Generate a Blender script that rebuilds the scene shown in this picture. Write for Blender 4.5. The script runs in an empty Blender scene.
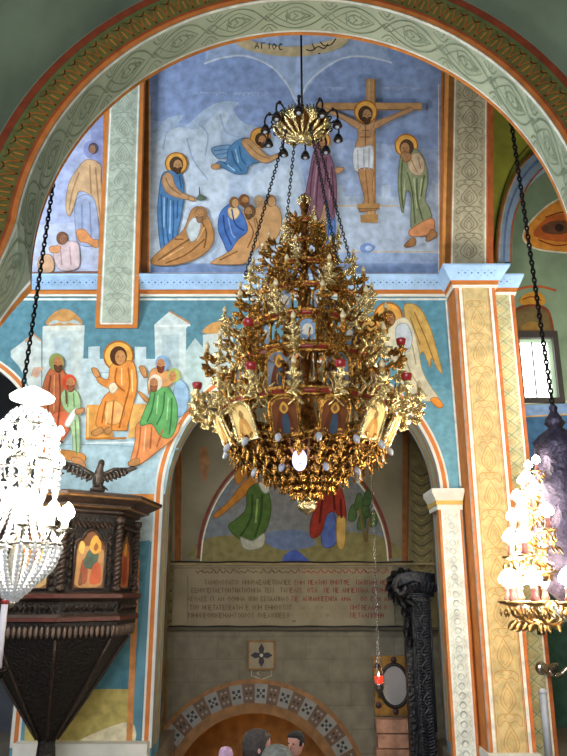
import bpy, bmesh, math, random
from math import sin, cos, pi, radians, sqrt
from mathutils import Vector, Matrix
from mathutils.geometry import tessellate_polygon
random.seed(7)
S = bpy.context.scene
COL = S.collection
# ------------------------------------------------------------------ camera, world, lights, exposure
PITCH = radians(16.4); FPX = 720.0; CZ = 2.2
cd = bpy.data.cameras.new('camera'); cam = bpy.data.objects.new('camera', cd); COL.objects.link(cam)
cam.location = (0, 0, CZ); cam.rotation_euler = (radians(90) + PITCH, 0, 0)
cd.sensor_fit = 'AUTO'; cd.sensor_width = 36; cd.lens = 36 * FPX / 756; cd.clip_start = .05
S.camera = cam
S.view_settings.view_transform = 'Standard'; S.view_settings.look = 'None'
S.view_settings.gamma = 1; S.view_settings.use_curve_mapping = False
S.view_settings.exposure = 0.15
w = bpy.data.worlds.new('world'); S.world = w; w.use_nodes = True
w.node_tree.nodes['Background'].inputs[0].default_value = (.90, .94, 1, 1)
w.node_tree.nodes['Background'].inputs[1].default_value = .30


def light(name, kind, loc, power, color=(1, 1, 1), size=1, size_y=None, target=None, shadow_soft=.1):
    l = bpy.data.lights.new(name, kind); l.energy = power; l.color = color
    if kind == 'AREA':
        l.size = size
        if size_y: l.shape = 'RECTANGLE'; l.size_y = size_y
    else: l.shadow_soft_size = shadow_soft
    o = bpy.data.objects.new(name, l); COL.objects.link(o); o.location = loc
    if target: o.rotation_euler = (Vector(target) - Vector(loc)).to_track_quat('-Z', 'Y').to_euler()
    return o


# daylight of the nave windows behind the viewer, then two added bay fills
light('nave_window_daylight', 'AREA', (-1.5, -3.0, 4.2), 680, (.95, .97, 1), 4, 3, (0.3, 10.5, 5.2))
light('left_bay_fill', 'AREA', (-6.0, 7.2, 7.6), 330, (.9, .96, 1), 2, 2.5, (0.5, 10.5, 7.5))  # unseen fill added to brighten the upper mural
light('right_bay_fill', 'AREA', (5.2, 9.2, 5.0), 120, (1, .98, .92), 1, 1.2, (4.2, 12.6, 7.6))  # unseen fill added to brighten the dark right bay


# ------------------------------------------------------------------ helpers
def U(px, py, Y):
    dx = (px - 283.5) / FPX; dy = (378 - py) / FPX
    d = (dx, cos(PITCH) - dy * sin(PITCH), sin(PITCH) + dy * cos(PITCH))
    t = Y / d[1]
    return Vector((d[0] * t, Y, CZ + d[2] * t))


def ppm(v):      # picture pixels per metre at a point
    return FPX / (v.y * cos(PITCH) + (v.z - CZ) * sin(PITCH))


class Surf:      # a real plane in the place; n points to the nave
    def __init__(s, p0, n): s.p0 = Vector(p0); s.n = Vector(n).normalized()
    def pt(s, px, py, off=0):
        dx = (px - 283.5) / FPX; dy = (378 - py) / FPX
        d = Vector((dx, cos(PITCH) - dy * sin(PITCH), sin(PITCH) + dy * cos(PITCH)))
        o = Vector((0, 0, CZ))
        t = (s.p0 - o).dot(s.n) / d.dot(s.n)
        return o + d * t + s.n * off


def lin(h):
    h = h.lstrip('#'); v = [int(h[i:i + 2], 16) / 255 for i in (0, 2, 4)]
    return tuple((c / 12.92 if c <= .04045 else ((c + .055) / 1.055) ** 2.4) for c in v) + (1,)


MATS = {}


def mat(key, color, rough=.75, metal=0, var=.18, scale=6.0, bump=0, bscale=40, emit=0, trans=0, alpha=1, spec=.4, detail=4):
    if key in MATS: return MATS[key]
    m = bpy.data.materials.new(key); m.use_nodes = True; MATS[key] = m
    nt = m.node_tree; b = nt.nodes['Principled BSDF']
    c = lin(color) if isinstance(color, str) else color
    b.inputs['Roughness'].default_value = rough; b.inputs['Metallic'].default_value = metal
    b.inputs['Specular IOR Level'].default_value = spec
    b.inputs['Base Color'].default_value = c
    tc = nt.nodes.new('ShaderNodeTexCoord')
    if var > 0:
        n = nt.nodes.new('ShaderNodeTexNoise'); n.inputs['Scale'].default_value = scale; n.inputs['Detail'].default_value = detail
        nt.links.new(tc.outputs['Object'], n.inputs['Vector'])
        r = nt.nodes.new('ShaderNodeValToRGB')
        r.color_ramp.elements[0].position = .3; r.color_ramp.elements[1].position = .7
        r.color_ramp.elements[0].color = tuple(max(0, x * (1 - var)) for x in c[:3]) + (1,)
        r.color_ramp.elements[1].color = tuple(min(1, x * (1 + var)) for x in c[:3]) + (1,)
        nt.links.new(n.outputs['Fac'], r.inputs['Fac']); nt.links.new(r.outputs['Color'], b.inputs['Base Color'])
    if bump > 0:
        n2 = nt.nodes.new('ShaderNodeTexNoise'); n2.inputs['Scale'].default_value = bscale; n2.inputs['Detail'].default_value = 3
        nt.links.new(tc.outputs['Object'], n2.inputs['Vector'])
        bp = nt.nodes.new('ShaderNodeBump'); bp.inputs['Strength'].default_value = bump; bp.inputs['Distance'].default_value = .03
        nt.links.new(n2.outputs['Fac'], bp.inputs['Height']); nt.links.new(bp.outputs['Normal'], b.inputs['Normal'])
    if emit:
        b.inputs['Emission Color'].default_value = c; b.inputs['Emission Strength'].default_value = emit
    if trans: b.inputs['Transmission Weight'].default_value = trans
    if alpha < 1: b.inputs['Alpha'].default_value = alpha
    return m


def pm(h):       # fresco paint of one colour
    return mat('fresco_' + h.lstrip('#'), h, .85, 0, .22, 8, 0, spec=.2)


class MB:        # mesh builder
    def __init__(s): s.v = []; s.f = []; s.m = []
    def add(s, vs, fs, mi=0):
        b = len(s.v); s.v += [tuple(x) for x in vs]
        s.f += [tuple(i + b for i in f) for f in fs]; s.m += [mi] * len(fs); return s
    def box(s, c, d, mi=0, rot=None):
        hx, hy, hz = d[0] / 2, d[1] / 2, d[2] / 2
        vs = [Vector((x, y, z)) for x in (-hx, hx) for y in (-hy, hy) for z in (-hz, hz)]
        if rot: vs = [rot @ v for v in vs]
        vs = [v + Vector(c) for v in vs]
        return s.add(vs, [(0, 1, 3, 2), (4, 6, 7, 5), (0, 4, 5, 1), (2, 3, 7, 6), (0, 2, 6, 4), (1, 5, 7, 3)], mi)
    def lathe(s, prof, n=16, c=(0, 0, 0), mi=0, rot=None, a0=0, flute=0, fn=8):
        vs = []
        for (r, z) in prof:
            for k in range(n):
                a = a0 + 2 * pi * k / n
                rr = r * (1 + flute * cos(fn * a))
                p = Vector((rr * cos(a), rr * sin(a), z))
                if rot: p = rot @ p
                vs.append(p + Vector(c))
        fs = [(i * n + k, i * n + (k + 1) % n, (i + 1) * n + (k + 1) % n, (i + 1) * n + k) for i in range(len(prof) - 1) for k in range(n)]
        fs.append(tuple(range(n - 1, -1, -1))); fs.append(tuple((len(prof) - 1) * n + k for k in range(n)))
        return s.add(vs, fs, mi)
    def tube(s, path, r, n=6, mi=0, closed=False):
        path = [Vector(p) for p in path]; N = len(path); vs = []
        up = Vector((0, 0, 1)); last = None
        for i, p in enumerate(path):
            if closed: t = path[(i + 1) % N] - path[i - 1]
            else: t = path[min(i + 1, N - 1)] - path[max(i - 1, 0)]
            t.normalize()
            if last is None:
                a = t.cross(up)
                if a.length < .05: a = t.cross(Vector((0, 1, 0)))
            else: a = last - t * last.dot(t)
            a.normalize(); last = a; b = t.cross(a)
            rr = r[i] if isinstance(r, (list, tuple)) else r
            for k in range(n):
                g = 2 * pi * k / n; vs.append(p + a * (rr * cos(g)) + b * (rr * sin(g)))
        M = N if closed else N - 1
        fs = [(i * n + k, i * n + (k + 1) % n, ((i + 1) % N) * n + (k + 1) % n, ((i + 1) % N) * n + k) for i in range(M) for k in range(n)]
        if not closed: fs.append(tuple(range(n - 1, -1, -1))); fs.append(tuple((N - 1) * n + k for k in range(n)))
        return s.add(vs, fs, mi)
    def ball(s, c, r, n=10, m=6, mi=0, sc=(1, 1, 1)):
        prof = [(max(1e-4, r * sin(pi * i / m)), -r * cos(pi * i / m)) for i in range(m + 1)]
        b = MB().lathe(prof, n)
        return s.add([(x * sc[0] + c[0], y * sc[1] + c[1], z * sc[2] + c[2]) for x, y, z in b.v], b.f, mi)
    def slab(s, outline, depth, mi=0):   # outline: Vectors (planar); depth: Vector
        n = len(outline); d = Vector(depth)
        tr = tessellate_polygon([outline])
        vs = list(outline) + [p + d for p in outline]
        fs = [tuple(t) for t in tr] + [tuple(i + n for i in reversed(t)) for t in tr]
        fs += [(i, (i + 1) % n, (i + 1) % n + n, i + n) for i in range(n)]
        return s.add(vs, fs, mi)
    def build(s, name, mats, parent=None, smooth=False, loc=None):
        me = bpy.data.meshes.new(name); me.from_pydata(s.v, [], s.f); me.validate()
        for m in (mats if isinstance(mats, (list, tuple)) else [mats]): me.materials.append(m)
        if len(me.polygons) == len(s.m): me.polygons.foreach_set('material_index', s.m)
        bm = bmesh.new(); bm.from_mesh(me); bmesh.ops.recalc_face_normals(bm, faces=bm.faces); bm.to_mesh(me); bm.free()
        if smooth: me.polygons.foreach_set('use_smooth', [True] * len(me.polygons))
        me.update()
        o = bpy.data.objects.new(name, me); COL.objects.link(o)
        if parent: o.parent = parent
        if loc: o.location = loc
        return o


def tag(o, label=None, cat=None, group=None, kind=None):
    if label: o['label'] = label
    if cat: o['category'] = cat
    if group: o['group'] = group
    if kind: o['kind'] = kind
    return o


def empty(name, loc, label=None, cat=None, group=None, kind=None):
    o = bpy.data.objects.new(name, None); COL.objects.link(o); o.location = loc; o.empty_display_size = .1
    return tag(o, label, cat, group, kind)


def struct(o): o['kind'] = 'structure'; return o


def local(o, parent):    # keep world placement when parented to a located Empty
    o.parent = parent; o.matrix_parent_inverse = Matrix.Translation(parent.location).inverted(); return o


def cr(pts, n=4, closed=True):
    N = len(pts); out = []
    if N < 3: return list(pts)
    for i in range(N if closed else N - 1):
        if closed: p0, p1, p2, p3 = pts[i - 1], pts[i], pts[(i + 1) % N], pts[(i + 2) % N]
        else: p0, p1, p2, p3 = pts[max(i - 1, 0)], pts[i], pts[i + 1], pts[min(i + 2, N - 1)]
        for k in range(n):
            t = k / n
            out.append(tuple(.5 * (2 * b + (c - a) * t + (2 * a - 5 * b + 4 * c - d) * t * t + (3 * b - a - 3 * c + d) * t ** 3) for a, b, c, d in zip(p0, p1, p2, p3)))
    if not closed: out.append(tuple(pts[-1]))
    return out


class Paint:     # paint lying on a surface; fn(x, y, off) -> world point
    def __init__(s, fn, base=.004, step=.0003, ol=0): s.fn = fn; s.mb = MB(); s.mats = []; s.off = base; s.step = step; s.ol = ol
    def mi(s, h):
        if h not in s.mats: s.mats.append(h)
        return s.mats.index(h)
    def P(s, h, pts, smooth=True, n=4):
        if smooth: pts = cr(pts, n)
        tr = tessellate_polygon([[Vector((p[0], p[1], 0)) for p in pts]])
        s.mb.add([s.fn(p[0], p[1], s.off) for p in pts], [tuple(t) for t in tr], s.mi(h)); s.off += s.step
        if s.ol and smooth:
            d = '#' + ''.join('%02x' % int(int(h[i:i + 2], 16) * .74) for i in (1, 3, 5)); s.L(d, pts, s.ol, False, True); s.off += s.step
        return s
    def C(s, h, x, y, r, ry=None, n=22):
        ry = ry or r
        return s.P(h, [(x + r * cos(2 * pi * k / n), y + ry * sin(2 * pi * k / n)) for k in range(n)], False)
    def L(s, h, pts, wd, smooth=True, closed=False, n=4):
        if smooth: pts = cr(pts, n, closed)
        N = len(pts); vs = []
        for i, p in enumerate(pts):
            a = pts[i - 1] if (i or closed) else p; b = pts[(i + 1) % N] if (i < N - 1 or closed) else p
            tx, ty = b[0] - a[0], b[1] - a[1]; l = sqrt(tx * tx + ty * ty) or 1
            nx, ny = -ty / l * wd / 2, tx / l * wd / 2
            vs += [s.fn(p[0] + nx, p[1] + ny, s.off), s.fn(p[0] - nx, p[1] - ny, s.off)]
        fs = [(2 * i, 2 * i + 1, (2 * i + 3) % (2 * N), (2 * i + 2) % (2 * N)) for i in range(N if closed else N - 1)]
        s.mb.add(vs, fs, s.mi(h)); return s
    def up(s): s.off += s.step; return s
    def halo(s, x, y, r):
        s.C('#d9a24e', x, y, r); s.L('#9c5f22', [(x + r * cos(2 * pi * k / 22), y + r * sin(2 * pi * k / 22)) for k in range(22)], r * .12, False, True); return s.up()
    def head(s, x, y, r, hair='#4a3424', skin='#b98a5c', look=1, beard=False, cover=None):
        s.C(cover or hair, x, y, r, r * 1.15)
        fx = x + look * r * .22; fy = y + r * .18
        s.C(skin, fx, fy, r * .62, r * .85)
        if beard: s.P(hair, [(fx - r * .5, fy + r * .25), (fx, fy + r * .4), (fx + r * .5, fy + r * .25), (fx + r * .35, fy + r * .95), (fx, fy + r * 1.2), (fx - r * .35, fy + r * .95)])
        for e in (-.25, .28): s.C('#3a2a20', fx + e * r, fy - r * .1, r * .09, r * .06, 8)
        s.L('#8a5c3c', [(fx + r * .03, fy - r * .05), (fx + look * r * .1, fy + r * .22)], r * .08, False)
        s.L('#8a4a38', [(fx - r * .14, fy + r * .42), (fx + r * .16, fy + r * .42)], r * .08, False)
        return s.up()
    def folds(s, h, lines, wd):
        for l in lines: s.L(h, l, wd)
        return s.up()
    def build(s, name, parent=None, label=None):
        o = s.mb.build(name, [pm(h) for h in s.mats], parent)
        if label: o['label'] = label
        return o


# ------------------------------------------------------------------ planes of the place
YA, YP, YST, YR, YBAY, YC = 10.75, 10.30, 10.95, 13.0, 13.2, 7.5
ZC = 7.02
TILT = .2387
PA = Surf((0, YA, 0), (0, -1, 0))
PB = Surf((0, YA, ZC), (0, -1, -TILT))
PP = Surf((0, YP, 0), (0, -1, 0))
PST = Surf((0, YST, 0), (0, -1, 0))
PR = Surf((0, YR, 0), (0, -1, 0))
PBAY = Surf((0, YBAY, 0), (0, -1, 0))


def zo(surf, ox, oy, sc):   # authoring frame of one close-up of a painting
    return lambda x, y, off=0: surf.pt(ox + x / sc, oy + y / sc, off)


# ------------------------------------------------------------------ setting: shell
M_blue = mat('plaster_blue', '#5c8b9e', .85, 0, .22, 2.2, .15, 12)
M_upper = mat('plaster_upper', '#7f92b8', .85, 0, .15, 1.8)
M_green = mat('vault_green', '#566352', .9, 0, .28, 1.1, .2, 9)
M_olive = mat('plaster_olive', '#8a8a2c', .9, 0, .3, 2)
M_grn2 = mat('plaster_bay_green', '#7f9478', .9, 0, .22, 1.5)
M_recess = mat('plaster_recess', '#77725f', .9, 0, .2, 1.5, .2, 9)
M_grey = mat('soffit_grey_green', '#a4b09a', .85, 0, .12, 2.5)
M_white = mat('lime_white', '#d8d8d0', .8, 0, .08, 5)
M_orange = mat('band_orange', '#b8702f', .8, 0, .15, 6)
M_dark = mat('dark_void', '#1d1c1c', .9, 0, .1, 3)
M_floor = mat('floor_stone', '#7d7466', .5, 0, .2, 1.3)


def stone_wall():
    m = bpy.data.materials.new('stone_blocks'); m.use_nodes = True; nt = m.node_tree; b = nt.nodes['Principled BSDF']
    tc = nt.nodes.new('ShaderNodeTexCoord'); mp = nt.nodes.new('ShaderNodeMapping'); mp.inputs['Rotation'].default_value = (radians(90), 0, 0)
    br = nt.nodes.new('ShaderNodeTexBrick'); br.inputs['Scale'].default_value = 1.0
    br.inputs['Brick Width'].default_value = .75; br.inputs['Row Height'].default_value = .36; br.inputs['Mortar Size'].default_value = .008
    br.inputs['Color1'].default_value = lin('#6f6a5b'); br.inputs['Color2'].default_value = lin('#686253'); br.inputs['Mortar'].default_value = lin('#625c4e')
    nz = nt.nodes.new('ShaderNodeTexNoise'); nz.inputs['Scale'].default_value = 5
    mx = nt.nodes.new('ShaderNodeMix'); mx.data_type = 'RGBA'; mx.blend_type = 'OVERLAY'; mx.inputs['Factor'].default_value = .45
    nt.links.new(tc.outputs['Object'], mp.inputs['Vector']); nt.links.new(mp.outputs['Vector'], br.inputs['Vector'])
    nt.links.new(tc.outputs['Object'], nz.inputs['Vector'])
    nt.links.new(br.outputs['Color'], mx.inputs[6]); nt.links.new(nz.outputs['Fac'], mx.inputs[7])
    nt.links.new(mx.outputs[2], b.inputs['Base Color']); b.inputs['Roughness'].default_value = .9
    return m


M_stone = stone_wall()


def arcpts(cx, cz, r, a0, a1, n, Y):
    return [Vector((cx + r * cos(a0 + (a1 - a0) * k / n), Y, cz + r * sin(a0 + (a1 - a0) * k / n))) for k in range(n + 1)]


# floor with the stair pit beyond the wall
fl = MB().box((0, 3.25, -.1), (18, 12.5, .2)).box((-5.39, 11.65, -.1), (7.22, 4.3, .2)).box((5.67, 11.65, -.1), (6.66, 4.3, .2))
struct(fl.build('floor', M_floor))
struct(MB().box((.3, 12.9, -1.75), (5, 6.9, .1)).build('floor_lower', M_floor))
struct(MB().box((-1.88, 11.2, -.95), (.2, 3.4, 1.5)).box((2.44, 11.2, -.95), (.2, 3.4, 1.5)).box((.28, 9.4, -.95), (4.5, .2, 1.5)).build('wall_stair_pit', M_floor))


# back wall with two arched openings
AX, AZ, AR = .275, 3.575, 2.06       # main opening
LX, LZ, LR = -5.40, 4.08, 1.70       # left opening
o = [Vector((-9, YA, 0)), Vector((-9, YA, ZC)), Vector((2.66, YA, ZC)), Vector((2.66, YA, 0))]
o += [Vector((AX + AR, YA, 0))] + arcpts(AX, AZ, AR, 0, pi, 40, YA) + [Vector((AX - AR, YA, 0))]
o += [Vector((LX + LR, YA, 0))] + arcpts(LX, LZ, LR, 0, pi, 40, YA) + [Vector((LX - LR, YA, 0))]
struct(MB().slab(o, (0, .6, 0)).build('wall_back', M_blue))
# upper leaning wall carrying the paintings
def B(x, z, off=0): return Vector((x, YA - TILT * (z - ZC), z)) + PB.n * off
ZT = 11.4
struct(MB().slab([B(-9, ZC), B(3.12, ZC), B(3.12, ZT), B(-9, ZT)], (0, .35, 0)).build('wall_back_upper', M_upper))
struct(MB().box((0, 8.2, ZT + .1), (18, 10.5, .2)).build('ceiling', M_upper))
# recess behind the main opening
rc = MB()
DX, DZ, DR = U(255, 683, YR).x, U(255, 683, YR).z - 1.52 - .30, 1.52
stone_top = U(270, 628, YR).z
o = [Vector((-2.9, YR, -1.75)), Vector((-2.9, YR, stone_top)), Vector((3.4, YR, stone_top)), Vector((3.4, YR, -1.75)), Vector((DX + DR, YR, -1.75))]
o += arcpts(DX, DZ, DR, 0, pi, 30, YR) + [Vector((DX - DR, YR, -1.75))]
wr = struct(MB().slab(o, (0, .3, 0)).build('wall_recess_stone', M_stone))
struct(MB().box((.25, YR + .15, (stone_top + 6.4) / 2), (6.3, .3, 6.4 - stone_top)).build('wall_recess_upper', M_recess))
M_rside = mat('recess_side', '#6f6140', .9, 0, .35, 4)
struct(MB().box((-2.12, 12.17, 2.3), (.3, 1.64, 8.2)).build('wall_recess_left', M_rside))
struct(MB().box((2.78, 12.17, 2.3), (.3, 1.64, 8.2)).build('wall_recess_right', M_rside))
struct(MB().box((.3, 12.2, 6.45), (5.4, 1.7, .1)).build('ceiling_recess', M_recess))
# tunnel beyond the doorway
M_gold_vault = mat('tunnel_ochre', '#a5743c', .8, 0, .35, 4)
tb = MB(); A = arcpts(DX, DZ, DR, 0, pi, 30, YR + .3); n = len(A)
A = [Vector((DX + DR, YR + .3, -1.75))] + A + [Vector((DX - DR, YR + .3, -1.75))]; n = len(A)
tb.add(A + [p + Vector((0, 3, 0)) for p in A], [(i, i + 1, n + i + 1, n + i) for i in range(n - 1)] + [tuple(range(n, 2 * n))])
tun = struct(tb.build('wall_tunnel', M_gold_vault))
for k, (yy, rr) in enumerate(((YR + .55, .93), (YR + 1.5, .93))):
    rb = MB(); a = arcpts(DX, DZ, DR * .995, 0, pi, 30, yy); b = arcpts(DX, DZ, DR * rr, 0, pi, 30, yy); n = 31
    d = Vector((0, .16, 0))
    rb.add(a + b + [p + d for p in a] + [p + d for p in b], [(i, i + 1, n + i + 1, n + i) for i in range(n - 1)] + [(n + i, n + i + 1, 3 * n + i + 1, 3 * n + i) for i in range(n - 1)])
    rb.build('rib', mat('tunnel_rib', '#7d5128', .8, 0, .3, 8), tun)
# left bay: dark space behind the left opening
struct(MB().box((-5.8, 12.9, 3.5), (7, .2, 7)).build('wall_left_bay', mat('left_bay_dark', '#484d55', .9, 0, .2, 2)))
# side bay on the right
struct(MB().box((6.3, 9.6, 5), (.2, 9, 13)).build('wall_right', mat('bay_yellow_stone', '#a39468', .9, 0, .3, 1.8)))
struct(MB().box((-9.1, 8, 5.5), (.2, 11, 12)).build('wall_left', M_recess))

# near arch ------------------------------------------------------------------
YF, YBK, GX, GZ, GR = 5.75, 6.25, .193, 5.225, 2.58
back_tail = [U(20, 303, YBK), U(11, 313, YBK), U(0, 327, YBK), U(-40, 372, YBK)]
front_tail = [U(16, 222, YF), U(8, 242, YF), U(-4, 268, YF), U(-50, 330, YF)]


def mirror(p): return Vector((2 * GX - p.x, p.y, p.z))


def arch_path(Y, tail, n=72):
    zmin = tail[0].z
    a0 = math.asin(max(-1, min(1, (zmin + .12 - GZ) / GR)))
    mid = arcpts(GX, GZ, GR, a0, pi - a0, n, Y)
    return [mirror(p) for p in reversed(tail)] + mid + list(tail)


pf, pb = arch_path(YF, front_tail), arch_path(YBK, back_tail)
NA = len(pf)
# resample tails already equal in count: loft point to point
def soffit(s, t, off=0):      # s in 0..1 along, t 0 (front) .. 1 (back)
    x = s * (NA - 1); i = min(int(x), NA - 2); f = x - i
    a = pf[i].lerp(pf[i + 1], f); b = pb[i].lerp(pb[i + 1], f)
    p = a.lerp(b, t)
    c = Vector((GX, p.y, GZ)); d = (c - p); d.normalize()
    return p + d * off


ab = MB()
# body: front face outer curve, soffit, back face
outer = [Vector((p.x, YF, p.z)) + (Vector((p.x, YF, p.z)) - Vector((GX, YF, GZ))).normalized() * .5 for p in pf]
ab.add(pf + pb, [(i, i + 1, NA + i + 1, NA + i) for i in range(NA - 1)])
arch = struct(ab.build('nave_arch', M_grey, None, True))
# wall carried by the arch, seen from the back and from the viewer's vault side
sp = MB()
o2 = list(pb) + [Vector((-8.9, YBK, pb[-1].z)), Vector((-8.9, YBK, ZT)), Vector((8.9, YBK, ZT)), Vector((8.9, YBK, pb[0].z))]
tr = tessellate_polygon([o2]); sp.add(o2, [tuple(t) for t in tr])
o3 = list(pf) + [Vector((-8.9, YF, pf[-1].z)), Vector((-8.9, YF, ZT)), Vector((8.9, YF, ZT)), Vector((8.9, YF, pf[0].z))]
tr = tessellate_polygon([o3]); sp.add(o3, [tuple(t) for t in tr])
struct(sp.build('wall_over_arch', M_green))
# painted soffit
SL = sum((pb[i + 1] - pb[i]).length for i in range(NA - 1)); WT = .5
ps = Paint(lambda x, y, off=0: soffit(min(max(x / SL, 0), 1), y / WT, off), .004, .001)
def alongline(h, y, wd, x0=0, x1=None):
    N = 160; x1 = x1 or SL
    ps.L(h, [(x0 + (x1 - x0) * k / N, y) for k in range(N + 1)], wd, False)
alongline('#b9763c', .478, .044); alongline('#c9803a', .472, .02); ps.up()
alongline('#d9dcd6', .44, .022); alongline('#d9dcd6', .018, .03); ps.up()
OR = '#7d8b76'; LW = .62
k = 0; x = .1
while x < SL - .3:
    c = x + LW / 2; h = .165; y0 = .23
    for sgn in (1, -1):
        ps.L(OR, [(x - .06, y0 - sgn * .03), (x + LW * .18, y0 + sgn * .11), (c, y0 + sgn * h), (x + LW * .82, y0 + sgn * .11), (x + LW + .06, y0 - sgn * .03)], .017)
        ps.L(OR, [(x + LW * .12, y0), (c - .1, y0 + sgn * .08), (c, y0 + sgn * .115), (c + .1, y0 + sgn * .08), (x + LW * .88, y0)], .011)
        ps.L('#84937e', [(x + LW * .2, y0), (c - .06, y0 + sgn * .045), (c + .02, y0 + sgn * .06), (c + .12, y0)], .02)
        for q in range(3):
            xx = c - .09 + q * .09
            ps.L(OR, [(xx - .03, y0), (xx + .015, y0 + sgn * .03), (xx + .01, y0 + sgn * .07)], .012)
        ps.L(OR, [(x + LW - .1, y0 + sgn * .16), (x + LW - .03, y0 + sgn * .1), (x + LW + .03, y0 + sgn * .1), (x + LW + .1, y0 + sgn * .16)], .014)
        ps.L('#84937e', [(x + LW - .05, y0 + sgn * .19), (x + LW, y0 + sgn * .13), (x + LW + .05, y0 + sgn * .19)], .012)
    ps.L(OR, [(x + LW - .07, y0), (x + LW, y0 + .05), (x + LW + .07, y0), (x + LW, y0 - .05)], .012, True, True)
    x += LW + .1
ps.build('painted_vine_ornament', arch)
# front face bands
def ring(s, r, off=0):
    x = s * (NA - 1); i = min(int(x), NA - 2); f = x - i
    p = pf[i].lerp(pf[i + 1], f); d = (p - Vector((GX, YF, GZ))).normalized()
    return p + d * r + Vector((0, -off, 0))
pr = Paint(lambda x, y, off=0: ring(min(max(x / SL, 0), 1), y, off), .004, .002)
def rband(h, r0, r1):
    N = 150; pr.L(h, [(SL * k / N, (r0 + r1) / 2) for k in range(N + 1)], r1 - r0, False); pr.up()
rband('#9c5a2a', 0, .05); rband('#7a3a1c', .05, .075); rband('#4f4b24', .075, .31); rband('#47502e', .29, .32); rband('#642b16', .32, .40)
x = 0
while x < SL:
    pr.L('#7a4a1c', [(x, .09), (x + .03, .2), (x + .08, .26), (x + .13, .2), (x + .16, .09)], .018)
    pr.L('#8a5a20', [(x + .08, .1), (x + .08, .2)], .02, False)
    pr.L('#3e3c1e', [(x + .05, .28), (x + .1, .24), (x + .16, .28)], .015)
    x += .16
pr.build('painted_bands', arch)
# barrel vault on the viewer's side
vb = MB(); RV = GR + .42
N = 60
vp = [Vector((GX + RV * cos(a), 0, GZ + RV * sin(a))) for a in [-.12 + (pi + .24) * k / N for k in range(N + 1)]]
prof = []
for yy, dr in ((YF, 0), (YF - .25, .1), (YF - .7, .34), (YF - 1.5, .62), (YF - 6.8, .9)):
    prof.append([Vector((GX + (p.x - GX) * (1 + dr / RV), yy, GZ + (p.z - GZ) * (1 + dr / RV))) for p in vp])
vs = sum(prof, []); m = N + 1
vb.add(vs, [(j * m + i, j * m + i + 1, (j + 1) * m + i + 1, (j + 1) * m + i) for j in range(len(prof) - 1) for i in range(N)])
struct(vb.build('ceiling_nave_vault', M_green, None, True))

# cornices ------------------------------------------------------------------
def cornice(name, x0, x1, zb, Yf, back, prj=.22, mats=None):
    # profile from bottom to top: white fillet, orange band, blue cove
    h = [(0, .0), (-.03, 0), (-.03, .035), (-.045, .035), (-.045, .10), (-.07, .10), (-prj, .28), (-prj, .31), (0, .31)]
    col = [0, 0, 0, 1, 1, 2, 2, 2]
    b = MB(); L = [Vector((x0 - (-dy if mats is None else 0), Yf + dy, zb + z)) for dy, z in h]
    Lp = [Vector((x0 + dy * .9, Yf + dy, zb + z)) for dy, z in h]; Rp = [Vector((x1 - dy * .9, Yf + dy, zb + z)) for dy, z in h]
    for i in range(len(h) - 1): b.add([Lp[i], Lp[i + 1], Rp[i + 1], Rp[i]], [(0, 1, 2, 3)], col[i])
    for P0, s in ((Lp, 1), (Rp, -1)):
        for i in range(len(h) - 1):
            q = [P0[i], P0[i + 1], Vector((P0[i + 1].x, Yf + back, P0[i + 1].z)), Vector((P0[i].x, Yf + back, P0[i].z))]
            b.add(q, [(0, 1, 2, 3)], col[i])
    b.add([Lp[-2], Rp[-2], Vector((Rp[-2].x, Yf + back, zb + .31)), Vector((Lp[-2].x, Yf + back, zb + .31))], [(0, 1, 2, 3)], 2)
    o = struct(b.build(name, [M_white, M_orange, mat('cornice_blue', '#9dc0e6', .8, 0, .12, 6)]))
    # dotted star ornament on the blue cove
    def fn(x, y, off=0):
        t = y; dy = -.07 + (-prj + .07) * t; z = .10 + .18 * t
        return Vector((x, Yf + dy - off, zb + z - off * .6))
    p = Paint(fn, .004, .001); x = x0 + .05
    while x < x1 - .05:
        for dx2, t, r in ((0, .5, .018), (.05, .66, .009), (.05, .34, .009)):
            p.mb.add([fn(x + dx2 - r, t, .004), fn(x + dx2, t + r * 4, .004), fn(x + dx2 + r, t, .004), fn(x + dx2, t - r * 4, .004)], [(0, 1, 2, 3)], p.mi('#4a6cae'))
        x += .1
    p.build('painted_stars', o)
    return o


ZCB = U(300, 297, YA).z
cornice('trim_1', -9, U(450, 290, YA).x, ZCB, YA, .3)
ZCP = U(470, 288, YP).z
cornice('trim_2', U(454, 288, YP).x, U(495, 288, YP).x, ZCP, YP, .5)
cornice('trim_3', U(497, 297, YST).x, U(514, 297, YST).x, U(500, 295, YST).z, YST, .4, .16)


# strips with ornament ------------------------------------------------------
def stripfn(a, b, c, d, n):
    # a bottom-left, b bottom-right, c top-right, d top-left; u across in metres-normalised 0..1, v up in metres
    H = ((d - a).length + (c - b).length) / 2
    def f(u, v, off=0):
        t = v / H; return a.lerp(b, u).lerp(d.lerp(c, u), t) + n * off
    return f, H


def rect(p, h, u0, u1, v0, v1): return p.P(h, [(u0, v0), (u1, v0), (u1, v1), (u0, v1)], False)


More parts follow.
